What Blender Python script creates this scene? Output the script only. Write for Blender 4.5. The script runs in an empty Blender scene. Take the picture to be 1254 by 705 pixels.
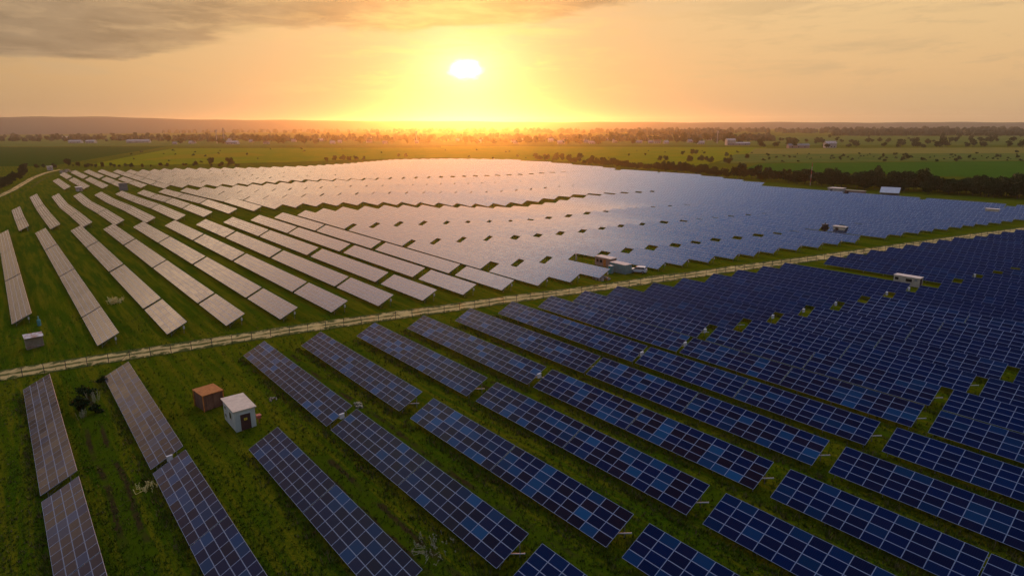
import bpy, math, random
from mathutils import Vector, Matrix

random.seed(11)
SC = bpy.context.scene
COL = SC.collection
R = math.radians
pi = math.pi

# ------------------------------------------------------------------ geometry of the site
CAM = Vector((0, 0, 35.904))
FPX, CX, CY = 774.95, 627.0, 352.5
PITCH, ROLL = R(14.4607), -R(0.34437)
AZ = R(-39.0922)                       # direction in which the rows run away from the camera
TILT = R(25.625)
AW = Vector((math.sin(AZ), math.cos(AZ), 0))      # away along a row
NO = Vector((math.cos(AZ), -math.sin(AZ), 0))     # across the rows, towards their high side
PM, PV = 1.66, 0.994                   # module pitch along / up the table
LOW = 0.7

F_ = Vector((0, math.cos(PITCH), -math.sin(PITCH)))
U0 = Vector((0, math.sin(PITCH), math.cos(PITCH)))
R0 = Vector((1, 0, 0))
CR = math.cos(ROLL) * R0 + math.sin(ROLL) * U0
CU = -math.sin(ROLL) * R0 + math.cos(ROLL) * U0

def clamp(x, a, b): return max(a, min(b, x))
def ss(a, b, x):
    t = clamp((x - a) / (b - a), 0, 1)
    return t * t * (3 - 2 * t)
def terrain(x, y):
    s = .71808
    u = clamp(x, -230, 60) / s / 100; v = (clamp(y, 30, 300) / s - 150) / 100
    z = s * (.1 * u + .434 * v - 3.47 * u * u - 4.071 * u * v - 1.084 * v * v)
    z *= 1 - ss(-20, 40, x)
    return z * (1 - .75 * ss(285, 400, y)) * (1 - ss(600, 1000, y)) * (1 - ss(300, 700, -x))
def ray(px, py):
    return (F_ + CR * (px - CX) / FPX - CU * (py - CY) / FPX)
def gt(px, py, dz=0.0):
    """the ground point seen in that direction"""
    d = ray(px, py); z = 0
    for _ in range(60):
        t = (CAM.z - z - dz) / -d.z
        q = d * t
        z = .6 * z + .4 * terrain(q.x, q.y)
    return Vector((q.x, q.y, z))
def site(al, ac):
    p = AW * al + NO * ac
    return Vector((p.x, p.y, terrain(p.x, p.y)))
def proj(p):
    q = Vector(p) - CAM
    d = q.dot(F_)
    if d < 1: return None
    return (CX + FPX * q.dot(CR) / d, CY - FPX * q.dot(CU) / d)
def lerp_tab(tab, x):
    if x <= tab[0][0]:
        (x0, y0), (x1, y1) = tab[0], tab[1]
    elif x >= tab[-1][0]:
        (x0, y0), (x1, y1) = tab[-2], tab[-1]
    else:
        for (x0, y0), (x1, y1) in zip(tab, tab[1:]):
            if x0 <= x <= x1: break
    return y0 + (y1 - y0) * (x - x0) / (x1 - x0)
SUN = ray(570, 85).normalized()

# ------------------------------------------------------------------ node helpers
class NT:
    def __init__(s, nt): s.nt = nt
    def n(s, t, **kw):
        x = s.nt.nodes.new(t)
        for k, v in kw.items(): setattr(x, k, v)
        return x
    def put(s, sock, v):
        if hasattr(v, 'is_linked') or hasattr(v, 'links'): s.nt.links.new(v, sock)
        elif v is not None:
            if isinstance(v, tuple) and len(v) == 3 and sock.type == 'RGBA': v = v + (1,)
            sock.default_value = v
    def m(s, op, a, b=None, c=None, cl=False):
        x = s.n('ShaderNodeMath', operation=op); x.use_clamp = cl
        s.put(x.inputs[0], a)
        if b is not None: s.put(x.inputs[1], b)
        if c is not None: s.put(x.inputs[2], c)
        return x.outputs[0]
    def v(s, op, a, b=None):
        x = s.n('ShaderNodeVectorMath', operation=op)
        s.put(x.inputs[0], a)
        if b is not None: s.put(x.inputs[3] if op == 'SCALE' else x.inputs[1], b)
        return x.outputs['Value'] if op in ('DOT_PRODUCT', 'LENGTH') else x.outputs[0]
    def mix(s, f, a, b, mode='MIX'):
        x = s.n('ShaderNodeMix', data_type='RGBA', blend_type=mode)
        s.put(x.inputs[0], f); s.put(x.inputs[6], a); s.put(x.inputs[7], b)
        return x.outputs[2]
    def sm(s, a, b, x):
        k = s.n('ShaderNodeMapRange', interpolation_type='SMOOTHSTEP')
        s.put(k.inputs[0], x); s.put(k.inputs[1], a); s.put(k.inputs[2], b)
        k.inputs[3].default_value = 0; k.inputs[4].default_value = 1
        return k.outputs[0]
    def noise(s, vec, scale, det=4, rough=.55, dist=0):
        k = s.n('ShaderNodeTexNoise'); s.put(k.inputs['Vector'], vec)
        k.inputs['Scale'].default_value = scale; k.inputs['Detail'].default_value = det
        k.inputs['Roughness'].default_value = rough; k.inputs['Distortion'].default_value = dist
        return k.outputs[0]
    def ramp(s, f, stops):
        k = s.n('ShaderNodeValToRGB'); s.put(k.inputs[0], f)
        e = k.color_ramp.elements
        while len(e) < len(stops): e.new(.5)
        for el, (p, c) in zip(e, stops):
            el.position = p; el.color = tuple(c) + (1,)
        return k.outputs[0]
    def xyz(s, a):
        k = s.n('ShaderNodeSeparateXYZ'); s.put(k.inputs[0], a); return k.outputs
    def comb(s, x, y, z=0.0):
        k = s.n('ShaderNodeCombineXYZ'); s.put(k.inputs[0], x); s.put(k.inputs[1], y); s.put(k.inputs[2], z)
        return k.outputs[0]

def mat(name, color=None, rough=.7, metal=0.0, build=None, spec=.5):
    m = bpy.data.materials.new(name); m.use_nodes = True
    nt = NT(m.node_tree); b = m.node_tree.nodes['Principled BSDF']
    if color: b.inputs['Base Color'].default_value = tuple(color) + (1,)
    b.inputs['Roughness'].default_value = rough; b.inputs['Metallic'].default_value = metal
    b.inputs['Specular IOR Level'].default_value = spec
    if build: build(nt, b)
    return m

def worn(c1, c2, scale=1.5, rough=.75, bump=.0, streak=None):
    """a surface whose own colour wanders between two tones"""
    def f(k, b):
        co = k.n('ShaderNodeTexCoord').outputs['Object']
        if streak: co = k.v('MULTIPLY', co, streak)
        a = k.noise(co, scale, 6, .65)
        k.put(b.inputs['Base Color'], k.mix(k.sm(.35, .65, a), c1, c2))
        if bump:
            bp = k.n('ShaderNodeBump'); bp.inputs['Strength'].default_value = bump
            k.put(bp.inputs['Height'], a); k.put(b.inputs['Normal'], bp.outputs[0])
    return lambda name: mat(name, None, rough, 0, f)

# ---- solar glass
def glass_mat(name, tones, ior, rough, dust, frame_in_uv):
    def f(k, b):
        uv = k.n('ShaderNodeUVMap'); uv = uv.outputs[0]
        oi = k.n('ShaderNodeObjectInfo')
        x, y, _ = k.xyz(uv)
        fx, fy = k.m('FRACT', x), k.m('FRACT', y)
        ix, iy = k.m('FLOOR', x), k.m('FLOOR', y)
        wn = k.n('ShaderNodeTexWhiteNoise', noise_dimensions='4D')
        k.put(wn.inputs['Vector'], k.comb(ix, iy, 0.3)); k.put(wn.inputs['W'], k.m('MULTIPLY', oi.outputs['Random'], 91.7))
        r1 = wn.outputs['Value']; rc = k.xyz(wn.outputs['Color'])
        oc = k.n('ShaderNodeSeparateColor'); k.put(oc.inputs[0], oi.outputs['Color'])
        var, tone = oc.outputs[0], oc.outputs[1]           # how mixed the batch of modules is, how warm it is
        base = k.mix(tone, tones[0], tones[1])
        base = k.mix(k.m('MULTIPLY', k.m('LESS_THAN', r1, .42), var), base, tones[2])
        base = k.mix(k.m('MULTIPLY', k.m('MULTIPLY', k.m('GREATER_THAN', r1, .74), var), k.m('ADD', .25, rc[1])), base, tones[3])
        base = k.v('SCALE', base, k.m('ADD', .8, k.m('MULTIPLY', rc[2], .4)))
        # the grid of cells and their thin bus bars
        cu, cv = k.m('FRACT', k.m('MULTIPLY', fx, 10)), k.m('FRACT', k.m('MULTIPLY', fy, 6))
        ln = k.m('MAXIMUM', k.m('GREATER_THAN', k.m('ABSOLUTE', k.m('SUBTRACT', cu, .5)), .46),
                 k.m('GREATER_THAN', k.m('ABSOLUTE', k.m('SUBTRACT', cv, .5)), .47))
        base = k.mix(k.m('MULTIPLY', ln, .05), base, (.20, .28, .42))
        dn = k.noise(k.n('ShaderNodeTexCoord').outputs['Object'], .9, 4)
        base = k.mix(k.m('MULTIPLY', dn, dust), base, (.32, .27, .22))
        rg = k.m('ADD', rough, k.m('MULTIPLY', rc[0], .09))
        if frame_in_uv:
            fr = k.m('MAXIMUM', k.m('GREATER_THAN', k.m('ABSOLUTE', k.m('SUBTRACT', fx, .5)), .5 - .024),
                     k.m('GREATER_THAN', k.m('ABSOLUTE', k.m('SUBTRACT', fy, .5)), .5 - .04))
            base = k.mix(fr, base, (.15, .18, .24) if ior < 1.4 else (.52, .50, .48))
            rg = k.m('ADD', rg, k.m('MULTIPLY', fr, .3))
        k.put(b.inputs['Base Color'], base)
        k.put(b.inputs['Roughness'], rg)
        b.inputs['IOR'].default_value = ior
    return mat(name, None, rough, 0, f)

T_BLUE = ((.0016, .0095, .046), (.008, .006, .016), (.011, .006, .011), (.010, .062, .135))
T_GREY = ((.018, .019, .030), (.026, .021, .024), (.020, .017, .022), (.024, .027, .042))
M = {}
M['glass_near'] = glass_mat('blue solar glass', T_BLUE, 1.14, .10, .004, False)
M['glass_near_sheet'] = glass_mat('blue solar glass in framed modules', T_BLUE, 1.14, .12, .004, True)
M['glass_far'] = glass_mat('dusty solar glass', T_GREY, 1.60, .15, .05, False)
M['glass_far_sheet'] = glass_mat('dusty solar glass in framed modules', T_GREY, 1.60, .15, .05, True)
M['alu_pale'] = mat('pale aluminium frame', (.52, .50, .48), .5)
M['alu'] = mat('anodised aluminium frame', (.23, .28, .35), .5, .0)
M['steel'] = mat('galvanised steel', (.28, .28, .27), .55, .5)
M['backsheet'] = mat('module back sheet', (.08, .08, .08), .7)
M['white_box'] = worn((.62, .61, .56), (.5, .49, .44), 3)('white enamelled box')
M['conduit'] = mat('pale plastic conduit', (.5, .48, .4), .6)

# ---- ground and plants
def grass_mat(name, a, b_, c, row=True):
    def f(k, b):
        geo = k.n('ShaderNodeNewGeometry').outputs['Position']
        x, y, z = k.xyz(geo)
        al = k.v('DOT_PRODUCT', geo, tuple(AW)); ac = k.v('DOT_PRODUCT', geo, tuple(NO))
        st = k.comb(k.m('MULTIPLY', al, .035), k.m('MULTIPLY', ac, .55))
        n1 = k.noise(geo, .035, 6, .6); n2 = k.noise(st, 1.3, 6, .7); n3 = k.noise(geo, .22, 8, .72)
        n4 = k.noise(geo, 2.6, 4, .7)
        col = k.mix(k.sm(.38, .66, n1), a, b_)
        col = k.mix(k.m('MULTIPLY', k.sm(.42, .64, n2), .85 if row else .3), col, c)
        col = k.mix(k.m('MULTIPLY', k.sm(.5, .75, n3), .4), col, tuple(v * .45 for v in a))
        col = k.mix(k.m('MULTIPLY', k.sm(.55, .8, n4), .35), col, tuple(v * 1.5 for v in c))
        k.put(b.inputs['Base Color'], col)
        bp = k.n('ShaderNodeBump'); bp.inputs['Strength'].default_value = .9; bp.inputs['Distance'].default_value = .4
        k.put(bp.inputs['Height'], k.m('ADD', n3, k.m('MULTIPLY', n4, .6))); k.put(b.inputs['Normal'], bp.outputs[0])
    return mat(name, None, .95, 0, f, spec=.0)
M['ground'] = grass_mat('mown meadow', (.042, .080, .002), (.078, .100, .002), (.145, .128, .005))
M['blade'] = mat('grass blades', (.088, .118, .005), .8, spec=.1)
M['straw'] = mat('dry grass blades', (.13, .105, .028), .8, spec=.2)
M['f_dark'] = grass_mat('dark crop', (.018, .058, .003), (.024, .064, .003), (.030, .07, .004), False)
M['f_green'] = grass_mat('green crop', (.034, .105, .006), (.040, .115, .006), (.046, .11, .007), False)
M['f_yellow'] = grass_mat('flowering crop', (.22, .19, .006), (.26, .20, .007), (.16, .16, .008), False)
M['f_meadow_flare'] = grass_mat('bright meadow with flare gold', (.13, .19, .003), (.20, .20, .004), (.27, .20, .006), False)  # gold of the sun flare mixed into the meadow's own green
M['f_tan'] = grass_mat('ripe corn', (.19, .17, .03), (.22, .19, .04), (.13, .14, .02), False)
M['f_pale'] = grass_mat('pale pasture', (.08, .13, .02), (.13, .15, .025), (.05, .09, .015), False)

def path_mat():
    def f(k, b):
        uv = k.n('ShaderNodeUVMap').outputs[0]; x, y, _ = k.xyz(uv)
        geo = k.n('ShaderNodeNewGeometry').outputs['Position']
        n = k.noise(geo, .5, 8, .72); n2 = k.noise(geo, .18, 4); n3 = k.noise(geo, 4, 4)
        d = k.m('ABSOLUTE', k.m('SUBTRACT', y, .5))
        edge = k.sm(.22, .40, k.m('ADD', d, k.m('MULTIPLY', k.m('SUBTRACT', n, .5), 1.5)))
        mid = k.m('MULTIPLY', k.m('SUBTRACT', 1, k.sm(.04, .13, k.m('ADD', d, k.m('MULTIPLY', k.m('SUBTRACT', n, .5), .35)))), k.sm(.3, .5, n2))
        dirt = k.mix(k.sm(.35, .7, n2), (.58, .40, .12), (.42, .28, .08))
        dirt = k.mix(k.m('MULTIPLY', n3, .4), dirt, (.66, .51, .23))
        g = k.m('MAXIMUM', edge, k.m('MULTIPLY', mid, .92))
        k.put(b.inputs['Base Color'], k.mix(g, dirt, (.050, .068, .005)))
    return mat('sandy track', None, .95, 0, f, spec=.1)
M['path'] = path_mat()

def leaf_mat(name, a, b_):
    def f(k, b):
        oi = k.n('ShaderNodeObjectInfo'); geo = k.n('ShaderNodeNewGeometry')
        n = k.noise(geo.outputs['Position'], .5, 3)
        col = k.mix(k.m('ADD', k.m('MULTIPLY', oi.outputs['Random'], .5), k.m('MULTIPLY', n, .5)), a, b_)
        k.put(b.inputs['Base Color'], col)
        tr = k.n('ShaderNodeBsdfTranslucent'); k.put(tr.inputs[0], col)
        mx = k.n('ShaderNodeMixShader'); mx.inputs[0].default_value = .08
        out = k.nt.nodes['Material Output']
        k.put(mx.inputs[1], b.outputs[0]); k.put(mx.inputs[2], tr.outputs[0]); k.put(out.inputs[0], mx.outputs[0])
    return mat(name, None, .8, 0, f, spec=.15)
M['leaf'] = leaf_mat('leaves', (.008, .028, .004), (.020, .046, .006))
M['leaf_olive'] = leaf_mat('olive leaves', (.030, .040, .010), (.050, .055, .014))
M['bark'] = worn((.06, .045, .03), (.035, .028, .02), 4)('bark')
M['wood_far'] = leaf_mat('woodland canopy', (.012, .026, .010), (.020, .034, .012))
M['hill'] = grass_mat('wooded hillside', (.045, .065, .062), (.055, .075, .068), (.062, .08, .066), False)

# ------------------------------------------------------------------ mesh helper
class MB:
    def __init__(s): s.v = []; s.f = []; s.mi = []; s.uv = []
    def face(s, pts, mi=0, uv=None):
        b = len(s.v); s.v += [tuple(p) for p in pts]; s.f.append(tuple(range(b, b + len(pts)))); s.mi.append(mi)
        s.uv.append(uv or [(0.5, 0.5)] * len(pts))
    def box(s, lo, hi, mi=0, mtx=None, bottom=True):
        x0, y0, z0 = lo; x1, y1, z1 = hi
        c = [Vector(p) for p in ((x0, y0, z0), (x1, y0, z0), (x1, y1, z0), (x0, y1, z0), (x0, y0, z1), (x1, y0, z1), (x1, y1, z1), (x0, y1, z1))]
        if mtx: c = [mtx @ p for p in c]
        q = [(4, 5, 6, 7), (0, 1, 5, 4), (1, 2, 6, 5), (2, 3, 7, 6), (3, 0, 4, 7)] + ([(3, 2, 1, 0)] if bottom else [])
        b = len(s.v); s.v += [tuple(p) for p in c]
        for f in q:
            s.f.append(tuple(b + i for i in f)); s.mi.append(mi); s.uv.append([(0, 0), (1, 0), (1, 1), (0, 1)])
    def tube(s, a, b, r0, r1=None, n=6, mi=0, cap=True):
        a, b = Vector(a), Vector(b); r1 = r0 if r1 is None else r1
        d = (b - a).normalized(); t = d.orthogonal().normalized(); w = d.cross(t)
        o = len(s.v)
        for p, r in ((a, r0), (b, r1)):
            for i in range(n):
                an = 2 * pi * i / n; s.v.append(tuple(p + (t * math.cos(an) + w * math.sin(an)) * r))
        for i in range(n):
            j = (i + 1) % n
            s.f.append((o + i, o + j, o + n + j, o + n + i)); s.mi.append(mi); s.uv.append([(0, 0)] * 4)
        if cap:
            s.f.append(tuple(o + n + i for i in range(n))); s.mi.append(mi); s.uv.append([(0, 0)] * n)
    def mesh(s, name, mats):
        me = bpy.data.meshes.new(name)
        me.from_pydata(s.v, [], s.f)
        me.polygons.foreach_set('material_index', s.mi)
        l = me.uv_layers.new(name='UVMap')
        flat = [c for u in s.uv for p in u for c in p]
        l.data.foreach_set('uv', flat)
        for m in mats: me.materials.append(m)
        me.update()
        return me

def obj(name, data, parent=None, loc=None, rot=None):
    o = bpy.data.objects.new(name, data); COL.objects.link(o)
    if parent: o.parent = parent
    if loc is not None: o.location = loc
    if rot is not None: o.rotation_euler = rot
    return o
def tag(o, label=None, cat=None, group=None, kind=None):
    if label: o['label'] = label
    if cat: o['category'] = cat
    if group: o['group'] = group
    if kind: o['kind'] = kind
    return o
def empty(name, loc, rz=0.0, ry=0.0):
    o = bpy.data.objects.new(name, None); COL.objects.link(o)
    o.empty_display_size = .3
    o.location = loc; o.rotation_euler = (0, ry, rz)
    return o
ROWROT = math.atan2(-AW.y, -AW.x)       # local x runs along the row towards the camera, local y to the high side

# ------------------------------------------------------------------ ground
def axis(lo, hi, step, far, k=1.28):
    a = [lo]
    while a[-1] < hi: a.append(a[-1] + step)
    s = step
    while a[-1] < far: s *= k; a.append(a[-1] + s)
    s = step
    while a[0] > -far: s *= k; a.insert(0, a[0] - s)
    return a
xs = axis(-480, 420, 7, 9000)
ys = [y for y in axis(0, 760, 7, 9000) if y > -700]
mb = MB()
for y in ys:
    for x in xs: mb.v.append((x, y, terrain(x, y)))
nx = len(xs)
for j in range(len(ys) - 1):
    for i in range(nx - 1):
        mb.f.append((j * nx + i, j * nx + i + 1, (j + 1) * nx + i + 1, (j + 1) * nx + i)); mb.mi.append(0); mb.uv.append([(0, 0)] * 4)
me = mb.mesh('ground', [M['ground']]); me.polygons.foreach_set('use_smooth', [True] * len(me.polygons))
tag(obj('ground', me), kind='structure')

def sheet(name, m, quad, nu=24, nv=10, dz=.05):
    """a field lying on the ground between four ground points"""
    q = [gt(*p) for p in quad]; mb = MB()
    for j in range(nv + 1):
        for i in range(nu + 1):
            u, v = i / nu, j / nv
            p = q[0] * (1 - u) * (1 - v) + q[1] * u * (1 - v) + q[2] * u * v + q[3] * (1 - u) * v
            mb.v.append((p.x, p.y, terrain(p.x, p.y) + dz))
    for j in range(nv):
        for i in range(nu):
            a = j * (nu + 1) + i
            mb.f.append((a, a + 1, a + nu + 2, a + nu + 1)); mb.mi.append(0); mb.uv.append([(0, 0)] * 4)
    return tag(obj(name, mb.mesh(name, [m])), kind='structure')
sheet('field_ground', M['f_dark'], [(-260, 206), (62, 203.5), (205, 179.5), (-200, 181)], dz=.06)
sheet('field_ground', M['f_meadow_flare'], [(100, 203.8), (560, 193), (560, 181), (212, 182)], dz=.10)
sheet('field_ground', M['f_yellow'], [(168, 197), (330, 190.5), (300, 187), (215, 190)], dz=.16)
sheet('field_ground', M['f_meadow_flare'], [(540, 193), (860, 203), (940, 181), (540, 179)], dz=.14)
sheet('field_ground', M['f_green'], [(905, 209), (1500, 226), (1500, 195.5), (930, 200.5)], dz=.18)
sheet('field_ground', M['f_pale'], [(880, 200), (1500, 195), (1500, 187), (900, 189)], dz=.22)
sheet('field_ground', M['f_tan'], [(915, 189), (1500, 187), (1500, 180), (925, 182)], dz=.26)
sheet('field_ground', M['f_pale'], [(-200, 180), (560, 178), (500, 166), (-200, 166)], dz=.30)
sheet('field_ground', M['f_pale'], [(700, 178), (1450, 178), (1450, 167), (700, 167)], dz=.34)

def ribbon(name, pts, widths, m, dz=.03, step=3.0):
    """a track along ground points"""
    P = [gt(*p) for p in pts]
    line = []
    for i in range(len(P) - 1):
        n = max(1, int((P[i + 1] - P[i]).length / step))
        for k in range(n):
            t = k / n
            line.append((P[i].lerp(P[i + 1], t), widths[i] + (widths[i + 1] - widths[i]) * t))
    line.append((P[-1], widths[-1]))
    for _ in range(3):
        line = [line[0]] + [((line[i - 1][0] + line[i][0] * 2 + line[i + 1][0]) / 4, line[i][1]) for i in range(1, len(line) - 1)] + [line[-1]]
    mb = MB(); prev = None; L = 0; NS = 5
    for i, (p, w) in enumerate(line):
        q = line[min(i + 1, len(line) - 1)][0] - line[max(i - 1, 0)][0]
        s = Vector((-q.y, q.x, 0)).normalized()
        row = []
        for k in range(NS):
            a = p + s * w * (k / (NS - 1) - .5); row.append((a.x, a.y, terrain(a.x, a.y) + dz))
        if prev:
            l2 = L + step
            for k in range(NS - 1):
                mb.face([prev[k], row[k], row[k + 1], prev[k + 1]], 0,
                        [(L, k / (NS - 1)), (l2, k / (NS - 1)), (l2, (k + 1) / (NS - 1)), (L, (k + 1) / (NS - 1))])
            L = l2
        prev = row
    me = mb.mesh(name, [m])
    return obj(name, me), [p for p, w in line]
TRACK = [(-120, 478), (-40, 467), (0, 460.5), (40, 453), (100, 443.5), (150, 436), (200, 428), (250, 421), (300, 413), (350, 405), (400, 398), (450, 391),
         (500, 384), (550, 377.5), (600, 370), (650, 363), (700, 357), (750, 350), (800, 343), (850, 336.5), (900, 329), (950, 322.5), (1000, 316),
         (1050, 309), (1100, 302), (1150, 295), (1200, 288), (1254, 281), (1330, 271.5)]
o, TRACKLINE = ribbon('path', TRACK, [5.6] * len(TRACK), M['path'], .05)
tag(o, kind='structure')
o, _ = ribbon('path', [(770, 345.5), (800, 340), (830, 337), (862, 334.5)], [2, 4.2, 4.2, 2], M['path'], .035); tag(o, kind='structure')
o, TRACK2 = ribbon('path', [(-60, 262), (0, 240), (15.3, 233), (25.5, 226.6), (38.3, 219), (48.5, 214.5), (57.5, 211.3), (75, 207.5)], [4.5] * 8, M['path'], .05)
tag(o, kind='structure')

def rut_mat():
    def f(k, b):
        uv = k.n('ShaderNodeUVMap').outputs[0]; x, y, _ = k.xyz(uv)
        geo = k.n('ShaderNodeNewGeometry').outputs['Position']
        n = k.noise(geo, .8, 6, .7); n2 = k.noise(geo, .13, 3)
        d = k.m('ABSOLUTE', k.m('SUBTRACT', k.m('ABSOLUTE', k.m('SUBTRACT', y, .5)), .33))
        g = k.sm(.05, .15, k.m('ADD', d, k.m('MULTIPLY', k.m('SUBTRACT', n, .5), .5)))
        g = k.m('MAXIMUM', g, k.sm(.42, .55, n2))
        k.put(b.inputs['Base Color'], k.mix(g, (.045, .032, .010), (.050, .078, .002)))
    return mat('wheel ruts in grass', None, .95, 0, f, spec=.0)
M['rut'] = rut_mat()
for c, a0, a1 in ((24.2, 66, 20), (32.9, 103, 30), (50.8, 96, 20), (5.2, 108, 60), (77.3, 92, 20)):
    pts = [proj(site(a0 + (a1 - a0) * i / 8, c + .35 * math.sin(i * 1.7 + c))) for i in range(9)]
    o, _ = ribbon('path', pts, [2.6] * 9, M['rut'], .03); tag(o, kind='structure')

# ------------------------------------------------------------------ solar tables
CT, ST = math.cos(TILT), math.sin(TILT)
def on_plane(x, v, h=0.0):
    """local point: x along the row, v up the glass, h above the glass"""
    return Vector((x, v * CT - h * ST, LOW + v * ST + h * CT))
W4 = 4 * PV
def module_mesh(glass):
    mb = MB(); a, b, fw, t = .822, .489, .028, .04
    out = [(-a, -b), (a, -b), (a, b), (-a, b)]; inn = [(-a + fw, -b + fw), (a - fw, -b + fw), (a - fw, b - fw), (-a + fw, b - fw)]
    for i in range(4):
        j = (i + 1) % 4
        mb.face([(*out[i], 0), (*out[j], 0), (*inn[j], 0), (*inn[i], 0)], 1)
        mb.face([(*out[i], -t), (*out[j], -t), (*out[j], 0), (*out[i], 0)], 1)
        mb.face([(*inn[i], 0), (*inn[j], 0), (*inn[j], -.004), (*inn[i], -.004)], 1)
    mb.face([(*p, -.004) for p in inn], 0, [(.02, .03), (.98, .03), (.98, .97), (.02, .97)])
    mb.face([(*p, -t) for p in reversed(out)], 2)
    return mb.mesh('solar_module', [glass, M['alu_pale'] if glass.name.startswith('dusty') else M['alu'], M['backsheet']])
MODULE = {'near': module_mesh(M['glass_near']), 'far': module_mesh(M['glass_far'])}
def posts(n):
    L = n * PM; k = max(2, round(L / 4.6) + 1)
    return [0.35 + (L - .7) * i / (k - 1) for i in range(k)]
_cache = {}
def frame_mesh(n, legs):
    key = ('frame', n, legs)
    if key in _cache: return _cache[key]
    mb = MB(); L = n * PM
    X = Matrix(((1, 0, 0, 0), (0, CT, -ST, 0), (0, ST, CT, LOW), (0, 0, 0, 1)))
    for v in (.45, 1.45, 2.5, 3.5):
        mb.box((.02, v - .03, -.12), (L - .02, v + .03, -.05), 0, X)
    for x in posts(n):
        mb.box((x - .035, .25, -.22), (x + .035, W4 - .25, -.122), 0, X)
        if legs:
            for v in (.75, 3.2): mb.tube((x, v * CT, -.4), on_plane(x, v, -.2), .045, n=4)
        mb.tube((x, .75 * CT, .25), on_plane(x, 2.3, -.22), .025, n=4)
    _cache[key] = mb.mesh('support_frame', [M['steel']]); return _cache[key]
def array_mesh(n, kind):
    key = ('array', n, kind)
    if key in _cache: return _cache[key]
    mb = MB(); array_faces(mb, n, lambda p: p)
    _cache[key] = mb.mesh('module_array', [M['glass_%s_sheet' % kind], M['backsheet'], M['alu']]); return _cache[key]
def array_faces(mb, n, tf, uo=0):
    g = .008
    for i in range(n):
        for j in range(4):
            x0, x1, v0, v1 = i * PM + g, (i + 1) * PM - g, j * PV + g, (j + 1) * PV - g
            mb.face([tf(on_plane(x0, v0)), tf(on_plane(x1, v0)), tf(on_plane(x1, v1)), tf(on_plane(x0, v1))], 0,
                    [(uo + i + .01, j + .01), (uo + i + .99, j + .01), (uo + i + .99, j + .99), (uo + i + .01, j + .99)])
    L = n * PM
    c = [(g, g), (L - g, g), (L - g, W4 - g), (g, W4 - g)]
    mb.face([tf(on_plane(x, v, -.045)) for x, v in reversed(c)], 1)
    for i in range(4):
        (xa, va), (xb, vb) = c[i], c[(i + 1) % 4]
        mb.face([tf(on_plane(xa, va, -.045)), tf(on_plane(xb, vb, -.045)), tf(on_plane(xb, vb)), tf(on_plane(xa, va))], 2)
def leg_mesh(v):
    key = ('leg', v)
    if key not in _cache:
        mb = MB(); h = LOW + v * ST - .2 * CT; mb.tube((0, 0, -.4), (0, 0, h), .05, n=6); mb.box((-.09, -.09, h - .03), (.09, .09, h + .03))
        _cache[key] = mb.mesh('leg', [M['steel']])
    return _cache[key]
def box_mesh():
    if 'jb' not in _cache:
        mb = MB(); mb.box((-.14, -.28, -.3), (.14, .28, .3)); mb.box((-.17, -.32, .302), (.17, .32, .34)); mb.box((.141, -.23, -.25), (.155, .23, .25))
        _cache['jb'] = mb.mesh('junction_box', [M['white_box']])
    return _cache['jb']
def conduit_mesh():
    if 'cd' not in _cache:
        mb = MB(); mb.tube((-.5, -.5, .0), (.7, .75, .1), .06, n=8); mb.tube((.7, .75, .1), (.76, .82, .1), .075, n=8)
        _cache['cd'] = mb.mesh('conduit', [M['conduit']])
    return _cache['cd']

ORD = 'first second third fourth fifth sixth seventh eighth ninth tenth eleventh twelfth thirteenth fourteenth fifteenth sixteenth seventeenth eighteenth nineteenth'.split()
TENS = {2: 'twent', 3: 'thirt', 4: 'fort', 5: 'fift'}
def ordinal(n):
    if n < 20: return ORD[n - 1]
    t, r = divmod(n, 10)
    return TENS[t] + 'ieth' if r == 0 else TENS[t] + 'y-' + ORD[r - 1]

tables = []       # dicts: along (far end), across, n modules, kind, row, k, label, extras
def add(al, ac, n, kind, row, k, block, box=False, conduit=False, var=.0, tone=.0):
    tables.append(dict(al=al, ac=ac, n=n, kind=kind, row=row, k=k, block=block, box=box, conduit=conduit, var=var, tone=tone))

# --- the blue field on the near side of the track
front = [(-1.4, 117.3, [23, 20, 20]), (8.7, 112.3, [22, 20, 20]), (18.4, 72.0, [20, 20]), (27.5, 104.0, [20, 20, 20, 20]), (36.2, 101.2, [20, 20, 20, 20]),
         (45.2, 98.8, [20, 20, 20, 20]), (53.8, 96.2, [20, 20, 20, 20]), (62.7, 94.0, [20, 20, 20, 20]), (71.6, 92.4, [20, 20, 20, 20]), (80.4, 90.8, [20, 20, 20, 20])]
second = {-1.4: 77.5, 8.7: 74.6, 27.5: 69.4, 36.2: 65.1, 45.2: 63.35, 53.8: 61.6, 62.7: 60.1, 71.6: 58.4, 80.4: 56.8}
starts = [(88.7, 88.6), (97, 86.9), (105, 85), (113.2, 82.9), (122.3, 81.5), (130, 79.6), (138.2, 77.9), (145.7, 76.3), (154, 74.5), (162.7, 73.1), (170.5, 71.4), (179, 69.9),
          (186.8, 67.8), (194.5, 66), (202.3, 64.4), (210.3, 62.7), (218.2, 61), (226, 59.3), (233.5, 57.4), (241, 55.5), (249, 53.9), (257, 52), (265, 50.2), (273, 48.4), (281, 46.5)]
front_rows = []
for c, s0, ns in front:
    pos = []; p = s0
    for i, n in enumerate(ns):
        if i == 1 and c in second: p = second[c]
        pos.append((p, n)); p -= n * PM + 1.9
    front_rows.append((c, pos, True))
for c, s0 in starts:
    gc = 58.6 - .2 * (c - 88.7)
    n1 = max(12, round((s0 - gc - .9) / PM))
    pos = [(gc + .95 + n1 * PM, n1)]; p = gc - .95
    for n in (20, 20, 20):
        pos.append((p, n)); p -= n * PM + 1.6
    front_rows.append((c, pos, c != 154))
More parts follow.
